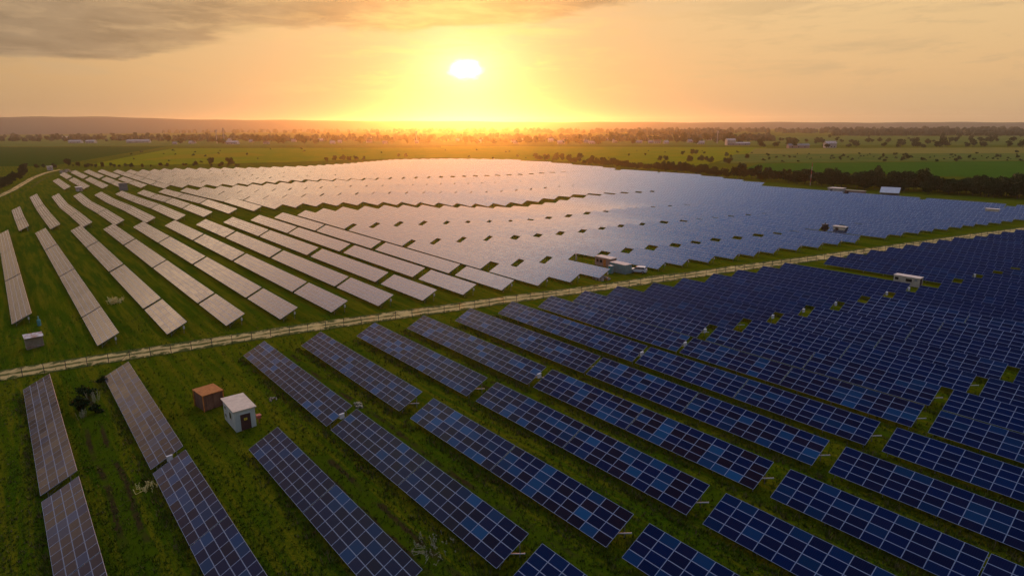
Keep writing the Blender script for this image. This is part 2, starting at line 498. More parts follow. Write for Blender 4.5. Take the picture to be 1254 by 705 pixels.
for r, (c, pos, first) in enumerate(front_rows):
    for k, (al, n) in enumerate(pos):
        if k == 0 and not first: continue
        mid = al - n * PM / 2
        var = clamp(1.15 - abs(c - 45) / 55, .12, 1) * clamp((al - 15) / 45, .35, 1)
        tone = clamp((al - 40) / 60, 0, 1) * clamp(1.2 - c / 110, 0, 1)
        add(al, c, n, 'near', r, k, 'front', box=(k == 0 and 50 < c < 175 and r % 4 != 3) or (k == 0 and c in (8.7, 27.5)), conduit=(c > 25 and k in (0, 1) and c < 105), var=var, tone=tone)

# --- the pale field beyond the track
Pend = [(-1.5, 162), (10, 130.2), (20.6, 125.8), (30, 121.8), (38.8, 117.9), (47.8, 114.8), (56.6, 112.2), (65.3, 109.8), (74.2, 108), (83, 105.8), (92, 104), (100, 101.8),
        (108.2, 100.2), (117, 98.6), (125.8, 96.9), (133.7, 95.5), (142, 93.4), (150.7, 91.5), (158.3, 90), (165.9, 88.5), (175, 86.6), (183.4, 84.4), (192.5, 83), (199.5, 81),
        (207, 79.6), (214.8, 78.3), (223.5, 76.9), (231.9, 74.9), (239.8, 73.5), (247.2, 71.5), (255.3, 69.8), (262.7, 68.2), (269.4, 66), (276.8, 64.1), (285, 62.6), (293.3, 60.6),
        (301.5, 58.8), (310, 57), (318, 55.2), (326, 53.5)]
Pfar = [(-1.5, 326), (10, 306.6), (20.5, 294.5), (30, 283.4), (40, 275), (48, 265.5), (56.5, 258), (65, 253), (73.4, 250), (83, 249.7), (105, 250), (122, 247), (141, 242), (150, 239),
        (180, 231), (203, 225), (228, 219), (250, 213), (276, 208), (326, 196)]
Uend = [(6, 323), (16, 309), (26, 296.7), (36, 286.5), (45, 280.5), (54, 275), (66, 273), (78, 274), (105, 270), (122, 264), (141, 258), (150, 256), (180, 246), (203, 239),
        (228, 231), (250, 222), (276, 212.5), (326, 200)]
Ufar = [(4.7, 399.7), (14.5, 449), (24.6, 442), (34.5, 436.4), (45, 432.5), (55, 427.8), (63.6, 419.7), (72.7, 413.4), (81.3, 405), (100, 398), (120, 394), (160, 392), (183, 381),
        (211, 374), (235, 367), (280, 357), (327, 344), (351, 334), (400, 318)]
Vend = [(33, 472), (43, 466.6), (52, 462.7), (70, 452), (80.3, 432), (90, 424), (100, 414), (120, 409), (155, 410), (183, 394), (211, 385), (235, 378), (280, 369), (327, 355), (351, 344), (420, 325)]
Vfar = [(33.5, 554), (43.8, 631), (52, 648), (66, 649.4), (75.5, 641), (83, 627), (101, 617), (117.7, 624), (168.8, 589), (213, 553), (252, 555), (318, 583), (371, 559), (413, 517), (422, 470)]
Redge = [(322, 0), (330.6, 85), (333.5, 122), (333.5, 149), (337.8, 175.5), (363, 235.5), (377, 270.8), (377, 309), (380, 333), (393, 400), (406, 455), (413, 517)]
def redge(al):
    return lerp_tab([(a, c) for c, a in Redge], al)

def fill(row, c, near, far, kind, block, cuts=None, k0=0, target=41.3, gap=.35, tone=.5):
    """tables from the near end to the far end of one row"""
    ends = cuts or []
    if not ends:
        L = far - near
        if L < 6: return
        n = max(1, round(L / target))
        ends = [near + L * i / n for i in range(n + 1)]
    for k in range(len(ends) - 1):
        a, b = ends[k], ends[k + 1]
        g = gap if (b - a) > 8 else .2
        n = int((b - a - g) / PM)
        if n < 3: continue
        # n modules centred in the slot
        add(b - ((b - a) - n * PM) / 2, c, n, kind, row, k + k0, block, box=(block == 'back' and k == 0), var=.5, tone=tone)
left_cuts = {0: [162, 215, 269, 326], 1: [130.2, 153.9, 204.6, 257, 308], 2: [125.8, 148.7, 196.6, 246.4, 295.4], 3: [121.8, 143.4, 190.5, 237, 283.6],
             4: [117.9, 139.1, 185, 230, 275.3], 5: [114.8, 135.9, 180, 223.5, 266.2], 6: [112.2, 132.9, 176, 219, 257.5]}
PROWS = Pend
for r, (c, e) in enumerate(PROWS):
    f = lerp_tab(Pfar, c)
    if r in left_cuts: cuts = left_cuts[r]
    else:
        if c < 88: sN, sM, sF = e + 20.4, e + 61.3, e + 102.5
        else: sN, sM, sF = 124.8 - .216 * (c - 92.5), 164.1 - .2455 * (c - 92.6), 204.2 - .269 * (c - 92)
        cuts = [e, sN, sM, sF]
        if f - sF > 12: cuts.append(f)
        else: cuts[-1] = f
    if c in (117, 207): cuts = cuts[1:]; k0 = 1
    else: k0 = 0
    # wider service slots open between some tables further along the rows
    if r < 7:
        fill(r, c, 0, 0, 'far', 'back', cuts, k0)
    else:
        for k in range(len(cuts) - 1):
            a, b = cuts[k], cuts[k + 1]
            ga = 1.0 if k + k0 > 0 else 0; gb = 1.0 if k < len(cuts) - 2 else 0
            if c < 90: ga, gb = min(ga, .6), min(gb, .6)
            n = int((b - gb - a - ga) / PM)
            if n >= 3: add(a + ga + n * PM, c, n, 'far', r, k + k0, 'back', box=(k + k0 == 0), var=.5, tone=.5)
# --- the two blocks behind the grass corridors
c = 5.5; r = 0
while c < 395:
    near, far = lerp_tab(Uend, c), lerp_tab(Ufar, c)
    if c > 330:
        # the tree belt cuts the rows off
        a0 = near
        while a0 < far and redge(a0) < c: a0 += 2
        near = a0
    fill(r, c, near, far, 'far', 'middle', target=(47 if c < 60 else 41.3), gap=.5)
    c += 9.7 if c < 80 else 8.45; r += 1
c = 33.5; r = 0
while c < 412:
    near, far = lerp_tab(Vend, c), lerp_tab(Vfar, c)
    a0 = near
    while a0 < far and redge(a0) < c: a0 += 2
    if c < 80: fill(r, c, near, min(far, near + 90), 'far', 'last', gap=.5); fill(r, c, near + 100, far, 'far', 'last', gap=.5, k0=2)
    else: fill(r, c, a0, far, 'far', 'last', gap=.5)
    c += 9.4 if c < 80 else 8.45; r += 1

def table_frame(t):
    p0 = site(t['al'], t['ac']); L = t['n'] * PM
    p1 = site(t['al'] - L, t['ac'])
    return p0, -math.atan2(p1.z - p0.z, L)
vis = []
for t in tables:
    p0, ry = table_frame(t)
    mt = Matrix.Translation(p0) @ Matrix.Rotation(ROWROT, 4, 'Z') @ Matrix.Rotation(ry, 4, 'Y')
    L = t['n'] * PM
    t['p0'], t['ry'], t['mt'] = p0, ry, mt
    pts = []
    for i in range(9):
        for v in (0, W4):
            q = proj(mt @ on_plane(L * i / 8, v))
            if q: pts.append(q)
    inside = [q for q in pts if -14 < q[0] < 1268 and 100 < q[1] < 722]
    if not inside: continue
    q = [proj(mt @ on_plane(x, v)) for x, v in ((0, 0), (L, 0), (L, W4), (0, W4))]
    if any(a is None for a in q):
        t['area'] = 30000
    else:
        t['area'] = abs(sum(q[i][0] * q[(i + 1) % 4][1] - q[(i + 1) % 4][0] * q[i][1] for i in range(4))) / 2
        t['area'] *= max(.15, len(inside) / 18)
    vis.append(t)
vis.sort(key=lambda t: -t['area'])
single, rest = vis[:298], vis[298:]
# labels: block wording + row counted from a thing one can find + place in the row counted from the track or corridor
def label(t):
    ro, ko = ordinal(t['row'] + 1), ordinal(t['k'] + 1)
    if t['block'] == 'front':
        return '%s dark blue solar table from the dirt track, %s row counting from the sparse bushes' % (ko, ro)
    if t['block'] == 'back':
        return '%s pale solar table beyond the dirt track, %s row counting from the plank kiosk' % (ko, ro)
    if t['block'] == 'middle':
        return '%s hazy solar table past the grass corridor, %s row from the open meadow edge' % (ko, ro)
    return '%s faint distant solar table past the second corridor, %s row from the meadow edge' % (ko, ro)
GROUPS = {'front': 'dark blue solar tables on the near side of the track', 'back': 'pale solar tables beyond the track',
          'middle': 'solar tables between the two grass corridors', 'last': 'solar tables past the second grass corridor'}
budget = 2900
for i, t in enumerate(single):
    root = empty('solar_table', t['p0'], ROWROT, t['ry'])
    tag(root, label(t), 'solar panel', GROUPS[t['block']])
    n, L = t['n'], t['n'] * PM
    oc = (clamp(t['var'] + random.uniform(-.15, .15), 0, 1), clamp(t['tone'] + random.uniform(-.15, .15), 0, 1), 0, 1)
    fine = budget - 4 * n > 0 and t['area'] / (4 * n) > 26
    seam = n == 20 and t['block'] == 'front'
    if fine:
        budget -= 4 * n
        for a in range(n):
            xo = (a + .5) * PM + (.07 if seam and a >= 10 else -.07 if seam else 0)
            for j in range(4):
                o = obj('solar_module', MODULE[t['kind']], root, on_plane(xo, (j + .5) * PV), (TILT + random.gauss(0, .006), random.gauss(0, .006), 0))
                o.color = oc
        obj('support_frame', frame_mesh(n, False), root)
        for x in posts(n):
            for v in (.75, 3.2): obj('leg', leg_mesh(v), root, (x, v * CT, 0))
    else:
        o = obj('module_array', array_mesh(n, t['kind']), root); o.color = oc
        obj('support_frame', frame_mesh(n, True), root)
    if t['box']:
        if t['block'] == 'front': obj('junction_box', box_mesh(), root, (L + .35, 2.0, 1.55), (0, R(-4), R(6)))
        else:
            o = obj('junction_box', box_mesh(), root, (L - .1, 3.25 * CT, 1.35)); o.scale = (.6, .5, .75)
    if t['conduit']: obj('conduit', conduit_mesh(), root, (L - .05, 1.8, 1.15))
mb = MB()
for t in rest:
    mt = t['mt']
    array_faces(mb, t['n'], lambda p: mt @ p, uo=random.randrange(1000))
    for x in posts(t['n'])[::2]:
        for v in (.75, 3.2):
            mb.tube(mt @ Vector((x, v * CT, -.4)), mt @ on_plane(x, v, -.05), .06, n=3, mi=2)
o = obj('distant_solar_tables', mb.mesh('distant_solar_tables', [M['glass_far_sheet'], M['backsheet'], M['alu']]))
o.color = (.5, .5, 0, 1)
tag(o, 'mass of the farthest pale solar tables glowing in the haze', 'solar panels', kind='stuff')

# ------------------------------------------------------------------ fence along the track
M['fence'] = mat('dark fence steel', (.035, .032, .028), .7)
M['wire'] = mat('fence wire', (.06, .055, .05), .6, .5)
def fence(name, line, side, spacing, h, label, limit=100):
    root = empty(name, (line[0].x, line[0].y, terrain(line[0].x, line[0].y)))
    tag(root, label, 'fence')
    o0 = root.location.copy(); pts = []; acc = spacing
    for a, b in zip(line, line[1:]):
        d = (b - a); d.z = 0; l = d.length; s = Vector((d.y, -d.x, 0)).normalized() * side
        while acc <= l:
            p = a + d.normalized() * acc + s; pts.append(Vector((p.x, p.y, terrain(p.x, p.y)))); acc += spacing
        acc -= l
    pts = [p for p in pts if (q := proj(p)) and -25 < q[0] < 1280][:limit]
    pm = MB(); pm.tube((0, 0, -.3), (0, 0, h), .05, n=6)
    pm = pm.mesh('post', [M['fence']])
    for p in pts:
        obj('post', pm, root, p - o0, (R(random.uniform(-2, 2)), R(random.uniform(-2, 2)), 0))
    w = MB()
    for a, b in zip(pts, pts[1:]):
        for z in (.25, .7, 1.15, h - .05):
            w.tube(a - o0 + Vector((0, 0, z)), b - o0 + Vector((0, 0, z)), .004, n=3, cap=False)
    obj('wire', w.mesh('wire', [M['wire']]), root)
    for i in range(6, len(pts), 14):
        br = MB(); q = pts[i] - o0
        for k in (-1, 1):
            if 0 <= i + k < len(pts):
                e = q.lerp(pts[i + k] - o0, .45); br.tube(q + Vector((0, 0, h * .85)), e, .03, n=5)
        obj('brace', br.mesh('brace', [M['fence']]), root)
    return pts
fence('wire_fence', TRACKLINE, 2.7, 3.2, 1.7, 'thin dark wire fence with steel posts running beside the sandy track')
fence('wire_fence', TRACK2, 9, 6, 1.7, 'thin wire fence on the bank beside the far earth track')

# ------------------------------------------------------------------ huts, containers, car
def at(px, py, rz=0): return gt(px, py), rz
def part(name, root, build, mats, rot=None, loc=None):
    mb = MB(); build(mb); return obj(name, mb.mesh(name, mats), root, loc, rot)
M['rust'] = worn((.46, .14, .018), (.58, .22, .04), 2.2, .8, .2)('rusty sheet roof')
M['rust_wall'] = worn((.11, .045, .022), (.20, .105, .055), 1.6, .8, .2, (1, 1, .35))('rusted brown steel wall')
M['hut_wall'] = worn((.56, .57, .46), (.46, .47, .38), 1.1, .8, .05, (1, 1, .4))('pale mint plaster')
M['hut_roof'] = worn((.62, .54, .38), (.50, .43, .30), 1.4, .85)('stained cream roof')
M['door'] = worn((.075, .028, .02), (.05, .02, .015), 3)('dark brown door')
M['dark_glass'] = mat('dark window glass', (.02, .022, .025), .1)
M['sign'] = mat('yellow warning sign', (.75, .52, .03), .5)
M['black'] = mat('black paint', (.01, .01, .01), .6)
M['red'] = worn((.45, .12, .07), (.36, .10, .06), 5)('faded red enamel')
def frame_rect(mb, c, w, h, t, d, axis, mi=0):
    """a window frame of four bars standing proud of a wall; axis 'x' or 'y' is the wall normal"""
    for (du, dz, su, sz) in ((-w / 2, 0, t, h + t), (w / 2, 0, t, h + t), (0, -h / 2, w - t, t), (0, h / 2, w - t, t)):
        if axis == 'x': mb.box((c[0] - d, c[1] + du - su / 2, c[2] + dz - sz / 2), (c[0] + d, c[1] + du + su / 2, c[2] + dz + sz / 2), mi)
        else: mb.box((c[0] + du - su / 2, c[1] - d, c[2] + dz - sz / 2), (c[0] + du + su / 2, c[1] + d, c[2] + dz + sz / 2), mi)

# white hut: local x towards the camera along the row
p = site(81.4, 20.2); root = empty('transformer_hut', p, ROWROT)
tag(root, 'small pale mint hut with flat cream roof and dark brown door', 'hut')
A, B, HT = 2.55, 1.25, 2.65
def b(mb): mb.box((-A, -B, -.3), (A, B, HT))
part('wall', root, b, [M['hut_wall']])
def b(mb):
    mb.box((-A - .16, -B - .16, HT + .003), (A + .16, B + .16, HT + .15))
    mb.box((-A - .2, -B - .2, HT + .153), (A + .2, B + .2, HT + .19))
part('roof', root, b, [M['hut_roof']])
dr = part('door', root, lambda mb: (mb.box((A + .003, -.62, .02), (A + .06, .62, 2.15)), mb.box((A + .061, -.02, .05), (A + .075, .02, 2.12))), [M['door']])
def b(mb):
    mb.box((A + .08, -.2, 1.32), (A + .1, .2, 1.62), 0)
    x = A + .104
    mb.face([(x, -.02, 1.58), (x, .07, 1.5), (x, .015, 1.49), (x, .05, 1.37), (x, -.07, 1.47), (x, -.015, 1.48)], 1)
part('warning_sign', dr, b, [M['sign'], M['black']])
part('handle', dr, lambda mb: mb.box((A + .08, .1, 1.0), (A + .12, .14, 1.2)), [M['black']])
part('door_frame', root, lambda mb: (mb.box((A + .002, -.74, 0), (A + .085, -.63, 2.27)), mb.box((A + .002, .63, 0), (A + .085, .74, 2.27)), mb.box((A + .002, -.628, 2.16), (A + .085, .628, 2.27))), [M['hut_wall']])
for x, z in ((-1.65, 1.85), (-1.65, .75), (.55, 1.55)):
    h = .55 if x < 0 else .95; w = .6 if x < 0 else .85
    wn = part('window', root, lambda mb: mb.box((x - w / 2, -B - .02, z - h / 2), (x + w / 2, -B - .004, z + h / 2)), [M['dark_glass']])
    part('frame', wn, lambda mb: frame_rect(mb, (x, -B - .025, z), w, h, .07, .022, 'y'), [M['hut_roof']])
def b(mb):
    mb.box((A - .75, B + .25, .85), (A - .2, B + .75, 1.25)); mb.tube((A - .47, B + .5, -.2), (A - .47, B + .5, .85), .05)
    mb.box((A - .8, B + .2, 1.252), (A - .15, B + .8, 1.3))
fb = MB(); b(fb)
o = obj('meter_box', fb.mesh('meter_box', [M['red']]), None, p, (0, 0, ROWROT)); tag(o, 'small faded red box on a post beside the pale mint hut', 'box')

# rusty hut
p = site(90.0, 18.6); root = empty('rusty_shed', p, ROWROT + R(8))
tag(root, 'rusty brown steel shed with orange roof beside the pale hut', 'shed')
A, B, HT = 1.55, 1.3, 2.25
def b(mb): mb.box((-A, -B, -.3), (A, B, HT))
part('wall', root, b, [M['rust_wall']])
def b(mb):
    mb.box((-A - .15, -B - .15, HT + .003), (A + .15, B + .15, HT + .09))
    for i in range(9):
        x = -A + i * 2 * A / 8; mb.box((x - .03, -B - .14, HT + .092), (x + .03, B + .14, HT + .12))
part('roof', root, b, [M['rust']])
part('door', root, lambda mb: (mb.box((A + .003, -.95, .05), (A + .05, -.02, 2.05)), mb.box((A + .003, .02, .05), (A + .05, .95, 2.05))), [M['rust_wall']])
part('corner_post', root, lambda mb: [mb.box((sx * A - .06 + sx * .065, sy * B - .06 + sy * .065, -.2), (sx * A + .06 + sx * .065, sy * B + .06 + sy * .065, HT - .003)) for sx, sy in ((1, 1), (1, -1), (-1, 1), (-1, -1))], [M['rust']])

# plank kiosk at the end of the first pale row
M['plank'] = worn((.34, .27, .17), (.22, .17, .10), 2.5, .9, .2, (.6, .6, 5))('weathered planks')
M['teal'] = worn((.07, .25, .22), (.10, .30, .27), 3)('teal paint')
M['tin'] = worn((.62, .58, .5), (.30, .10, .03), 1.2, .6)('white tin roof with rust')
p = gt(43, 424.5); rk = math.atan2(-p.y, -p.x) + R(4); root = empty('plank_kiosk', p, rk)
tag(root, 'weathered plank kiosk with rust stained white tin roof', 'kiosk')
A, B, HT = .8, 1.35, 2.3
def b(mb):
    for i in range(12):
        z = i * HT / 12; mb.box((-A, -B, z + .01), (A, B, z + HT / 12 - .008))
    mb.box((-A + .02, -B + .02, -.3), (A - .02, B - .02, HT - .02))
part('wall', root, b, [M['plank']])
part('roof', root, lambda mb: (mb.box((-A - .3, -B - .12, HT + .05), (A + .25, B + .12, HT + .11), 0, Matrix.Rotation(R(9), 4, 'Y')),
                               ), [M['tin']])
part('hatch', root, lambda mb: mb.box((A + .004, -.75, 1.25), (A + .04, .55, 1.95)), [M['plank']])
part('ledge', root, lambda mb: mb.box((A + .002, -B, .35), (A + .14, B, .42)), [M['tin']])
def b(mb):
    mb.tube((0, 0, 0), (0, 0, 1.25), .33, n=14); mb.tube((0, 0, 1.25), (0, 0, 1.4), .33, .12, n=14); mb.tube((0, 0, 1.4), (0, 0, 2.0), .12, n=10)
o = obj('gas_bottle', MB().mesh('x', []) if False else (lambda m: (b(m), m.mesh('gas_bottle', [M['teal']]))[1])(MB()), None, gt(48.5, 398.5)); tag(o, 'upright teal gas bottle between plank kiosk and table end', 'gas bottle')

# shipping container, pale cabin, car beyond the track
M['cont'] = worn((.20, .32, .29), (.15, .25, .22), 1.2, .65)('faded green container steel')
M['cream'] = worn((.66, .58, .44), (.54, .47, .35), 1.0, .8)('cream painted roof')
M['brick'] = worn((.42, .26, .19), (.34, .20, .15), 1.5, .85)('pinkish brick')
def container(root, Lx, Ly, Hz, wall, roof):
    def b(mb):
        mb.box((-Lx / 2 + .05, -Ly / 2 + .05, 0), (Lx / 2 - .05, Ly / 2 - .05, Hz - .02))
        n = int(Lx / .32)
        for i in range(n):
            x = -Lx / 2 + (i + .25) * Lx / n
            for s in (-1, 1):
                y = s * (Ly / 2 - .05); mb.box((x, min(y, y + s * .045), .16), (x + Lx / n * .5, max(y, y + s * .045), Hz - .16))
        for sx in (-1, 1):
            for sy in (-1, 1): mb.box((sx * (Lx / 2 - .06) - .06, sy * (Ly / 2 - .06) - .06, 0), (sx * (Lx / 2 - .06) + .06, sy * (Ly / 2 - .06) + .06, Hz))
    part('wall', root, b, [wall])
    part('roof', root, lambda mb: mb.box((-Lx / 2 - .03, -Ly / 2 - .03, Hz + .003), (Lx / 2 + .03, Ly / 2 + .03, Hz + .12)), [roof])
def aim(a, b):
    d = gt(*b) - gt(*a); return math.atan2(d.y, d.x)
p = gt(765.6, 336.2) + AW * 2.6 + NO * 1.2; root = empty('shipping_container', p, ROWROT)
p.z += .0
tag(root, 'faded green shipping container with cream roof beyond the dirt track', 'container')
container(root, 5.2, 2.4, 2.25, M['cont'], M['cream'])
part('door', root, lambda mb: (mb.box((2.603, -1.05, .1), (2.64, -.03, 2.1)), mb.box((2.603, .03, .1), (2.64, 1.05, 2.1)),
     [mb.tube((2.67, y, .1), (2.67, y, 2.12), .025) for y in (-.85, -.3, .3, .85)]), [M['cont']])
p = gt(741.5, 325); root = empty('brick_cabin', p, ROWROT)
tag(root, 'pinkish brick cabin with flat cream roof behind the green container', 'cabin')
part('wall', root, lambda mb: mb.box((-2.7, -1.2, -.3), (2.7, 1.2, 2.2)), [M['brick']])
part('roof', root, lambda mb: mb.box((-2.85, -1.35, 2.203), (2.85, 1.35, 2.35)), [M['cream']])
part('door', root, lambda mb: mb.box((.3, -1.25, 0), (1.2, -1.203, 1.95)), [M['rust']])
for x in (-1.8, -.5): part('window', root, lambda mb: mb.box((x - .4, -1.24, .9), (x + .4, -1.203, 1.7)), [M['dark_glass']])
p = gt(748, 334.5); root = empty('control_cabinet', p, ROWROT)
tag(root, 'tall teal control cabinet against the end of the solar table', 'cabinet')
part('housing', root, lambda mb: mb.box((-.5, -.45, -.1), (.5, .45, 1.9)), [M['teal']])
part('door', root, lambda mb: mb.box((.502, -.38, .2), (.54, .38, 1.75)), [M['cont']])
part('lid', root, lambda mb: mb.box((-.58, -.53, 1.903), (.58, .53, 1.98)), [M['cream']])
p = gt(705.5, 318.5); root = empty('marker_post', p)
tag(root, 'pale square post standing on the grass where a solar table is missing', 'post')
part('shaft', root, lambda mb: mb.box((-.2, -.2, -.2), (.2, .2, 1.7)), [M['cream']]); part('cap', root, lambda mb: mb.box((-.26, -.26, 1.702), (.26, .26, 1.8)), [M['tin']])

# car
M['car'] = mat('white car paint', (.62, .61, .58), .25); M['tyre'] = mat('tyre rubber', (.02, .02, .02), .85); M['rim'] = mat('wheel rim', (.4, .4, .42), .35, .7)
M['lamp_red'] = mat('red tail lamp', (.35, .02, .015), .3); M['lamp_w'] = mat('clear head lamp', (.6, .6, .6), .15)
p = gt(781.5, 333.6); root = empty('parked_car', p, R(157))
tag(root, 'white estate car parked on the grass beside the green container', 'car')
prof = [(-2.1, .35), (-2.12, .75), (-2.0, 1.0), (-1.92, 1.1), (-1.72, 1.52), (-1.45, 1.6), (.1, 1.6), (.35, 1.55), (1.0, 1.08), (1.15, 1.03), (1.95, .9), (2.12, .72), (2.14, .4), (2.0, .32), (-2.0, .3)]
def b(mb):
    nP = len(prof); secs = []
    for y, k, dz in ((-.86, 1, 0), (-.8, 1.0, .0), (.8, 1.0, 0), (.86, 1, 0)):
        secs.append([Vector((x * (1 if abs(y) < .85 else .985), y * (1 if z < 1.05 else 1 - .16 * (z - 1.05) / .55), z if abs(y) < .85 else z * .97 + .02)) for x, z in prof])
    for s0, s1 in zip(secs, secs[1:]):
        for i in range(nP):
            j = (i + 1) % nP; mb.face([s0[i], s0[j], s1[j], s1[i]])
    mb.face(list(reversed(secs[0]))); mb.face(secs[-1])
part('body', root, b, [M['car']])
def b(mb):
    for s in (-1, 1):
        for (x0, x1, xt0, xt1) in ((-1.75, -.85, -1.55, -.85), (-.78, .12, -.78, .12), (.19, .95, .19, .42)):
            yb, ytp = s * .872, s * .80
            mb.face([(x0, yb, 1.08), (x1, yb, 1.08), (xt1, ytp, 1.5), (xt0, ytp, 1.5)])
part('side_window', root, b, [M['dark_glass']])
part('windscreen', root, lambda mb: mb.face([(1.02, -.74, 1.1), (1.02, .74, 1.1), (.42, .66, 1.54), (.42, -.66, 1.54)]), [M['dark_glass']])
part('rear_window', root, lambda mb: mb.face([(-1.93, -.72, 1.13), (-1.93, .72, 1.13), (-1.76, .66, 1.5), (-1.76, -.66, 1.5)]), [M['dark_glass']])
for x in (-1.3, 1.32):
    for s in (-1, 1):
        w = part('wheel', root, lambda mb: mb.tube((0, -.1, 0), (0, .1, 0), .33, n=16), [M['tyre']], loc=(x, s * .82, .33))
        part('rim', w, lambda mb: mb.tube((0, s * .1, 0), (0, s * .112, 0), .2, n=12), [M['rim']])
for s in (-1, 1):
    part('tail_lamp', root, lambda mb: mb.box((-2.15, s * .7 - .1, .78), (-2.06, s * .7 + .1, 1.05)), [M['lamp_red']])
    part('headlight', root, lambda mb: mb.box((2.02, s * .62 - .16, .66), (2.14, s * .62 + .16, .82)), [M['lamp_w']])
    part('wing_mirror', root, lambda mb: mb.box((.82, s * .95 - .09, 1.0), (.95, s * .95 + .09, 1.14)), [M['black']])

# rubble beside the cabinet
M['rubble'] = worn((.34, .29, .2), (.24, .19, .13), 3)('pale rubble')
def heap(name, p, n, spread, size, m, label, cat='heap', flat=.6):
    mb = MB(); rnd = random.Random(hash(label) % 999 if False else len(label))
    for _ in range(n):
        a = rnd.uniform(0, 6.28); r = spread * rnd.random() ** .7; s = size * rnd.uniform(.4, 1)
        c = Vector((math.cos(a) * r, math.sin(a) * r * .6, s * .3 + max(0, spread - r) * .25))
        mt = Matrix.Translation(c) @ Matrix.Rotation(rnd.uniform(0, 6), 4, 'Z') @ Matrix.Rotation(rnd.uniform(-.5, .5), 4, 'X')
        q = []
        for k in range(6):
            an = k * pi / 3; q.append((math.cos(an) * s * rnd.uniform(.6, 1), math.sin(an) * s * rnd.uniform(.5, .9)))
        top = [mt @ Vector((x * .7, y * .7, s * flat)) for x, y in q]; bot = [mt @ Vector((x, y, -s * .5)) for x, y in q]
        mb.face(top)
        for k in range(6): mb.face([bot[k], bot[(k + 1) % 6], top[(k + 1) % 6], top[k]])
    o = obj(name, mb.mesh(name, [m]), None, p, (0, 0, ROWROT)); return tag(o, label, cat)
heap('rubble_heap', gt(737, 342), 40, 2.6, .55, M['rubble'], 'low heap of pale rubble below the end of a solar table')
heap('rubble_heap', gt(440, 496.5), 22, 1.0, .28, worn((.42, .36, .2), (.3, .25, .13), 3)('straw coloured stones'), 'straw coloured stones lying in the grass beside a solar table end')
heap('rubble_heap', gt(334, 489), 14, .8, .22, M['rubble'], 'few pale stones in the grass not far from the mint hut')

# station container with windows on the near side of the track
p = gt(1111, 348.6); root = empty('station_cabin', p, ROWROT)
root.scale = (.88, .88, .88); tag(root, 'long cream station cabin with dark windows standing in a row of blue tables', 'cabin')
part('wall', root, lambda mb: mb.box((-3.0, -1.2, -.3), (3.0, 1.2, 2.3)), [worn((.52, .46, .33), (.44, .38, .27), 1.0)('cream cabin wall')])
part('roof', root, lambda mb: mb.box((-3.12, -1.32, 2.303), (3.12, 1.32, 2.42)), [M['cream']])
for x, w, z0, z1 in ((-2.25, 1.0, 1.15, 2.0), (.6, 1.6, 1.05, 1.95)):
    wn = part('window', root, lambda mb: mb.box((x - w / 2, -1.23, z0), (x + w / 2, -1.203, z1)), [M['dark_glass']])
    part('frame', wn, lambda mb: frame_rect(mb, (x, -1.235, (z0 + z1) / 2), w, z1 - z0, .1, .03, 'y'), [M['cream']])
part('door', root, lambda mb: mb.box((3.003, -.6, .05), (3.06, .6, 2.1)), [M['door']])
part('vent', root, lambda mb: mb.box((1.9, -1.24, 1.5), (2.5, -1.203, 2.0)), [M['steel']])

def low_cabin(name, px, py, L, D, H, wall, roof, label, cat, rz=ROWROT, open_roof=False):
    root = empty(name, gt(px, py), rz); tag(root, label, cat)
    part('wall', root, lambda mb: mb.box((-L / 2, -D / 2, -.3), (L / 2, D / 2, H)), [wall])
    part('roof', root, lambda mb: mb.box((-L / 2 - .25, -D / 2 - .25, H + .003), (L / 2 + .25, D / 2 + .25, H + .2)), [roof])
    part('door', root, lambda mb: mb.box((-L * .3, -D / 2 - .05, 0), (-L * .3 + 1.0, -D / 2 - .003, min(2, H - .3))), [M['door']])
    return root
M['grey_wall'] = worn((.24, .22, .19), (.17, .16, .14), 1)('grey render')
low_cabin('switch_cabin', 1028, 286, 3.8, 1.8, 2.3, M['cream'], M['cream'], 'white flat roofed switch cabin between pale tables above the track', 'cabin')
root = empty('lattice_mast', gt(1009.5, 283)); tag(root, 'small dark equipment mast beside the white switch cabin', 'mast')
part('pole', root, lambda mb: mb.tube((0, 0, -.2), (0, 0, 3.0), .22, .16), [M['fence']]); part('cabinet', root, lambda mb: mb.box((-.9, -.7, .3), (.9, .7, 2.4)), [M['fence']])
low_cabin('switch_cabin', 1214, 264.5, 4.2, 2.0, 2.7, M['cream'], M['cream'], 'white flat roofed cabin low among pale tables close to the last bend', 'cabin')
low_cabin('site_office', 1024, 236.5, 7, 5, 2.6, worn((.5, .46, .4), (.3, .27, .24), 1)('pale render'), M['cream'], 'long pale site office below the dark tree belt', 'building')
low_cabin('site_annex', 1046, 237.2, 10, 4, 1.5, M['brick'], M['plank'], 'low brown annex joined to the pale site office by the tree belt', 'building')
# open shed with a bright sloping roof
M['bright_roof'] = worn((.60, .60, .55), (.52, .52, .48), .8, .9)('bright metal roof')
p = gt(1089, 240.5); root = empty('open_shed', p, ROWROT + R(15)); root.scale = (.82, .82, .8); tag(root, 'open shed with bright sloping metal roof in front of the trees', 'shed')
part('roof', root, lambda mb: mb.box((-5.2, -3.4, -.08), (5.2, 3.4, .08), 0, Matrix.Translation((0, 0, 3.9)) @ Matrix.Rotation(R(26), 4, 'X')), [M['bright_roof']])
for sx in (-1, 1):
    for sy, hh in ((-1, 2.5), (1, 5.2)):
        part('post', root, lambda mb: mb.tube((sx * 4.8, sy * 2.8, -.3), (sx * 4.8, sy * 2.8, hh), .14), [M['steel']])
part('back_wall', root, lambda mb: mb.box((-5, 2.6, 0), (5, 2.75, 4.9)), [M['grey_wall']])
root = empty('radio_mast', gt(992, 227.5)); tag(root, 'thin red and white radio mast before the dark tree belt', 'mast')
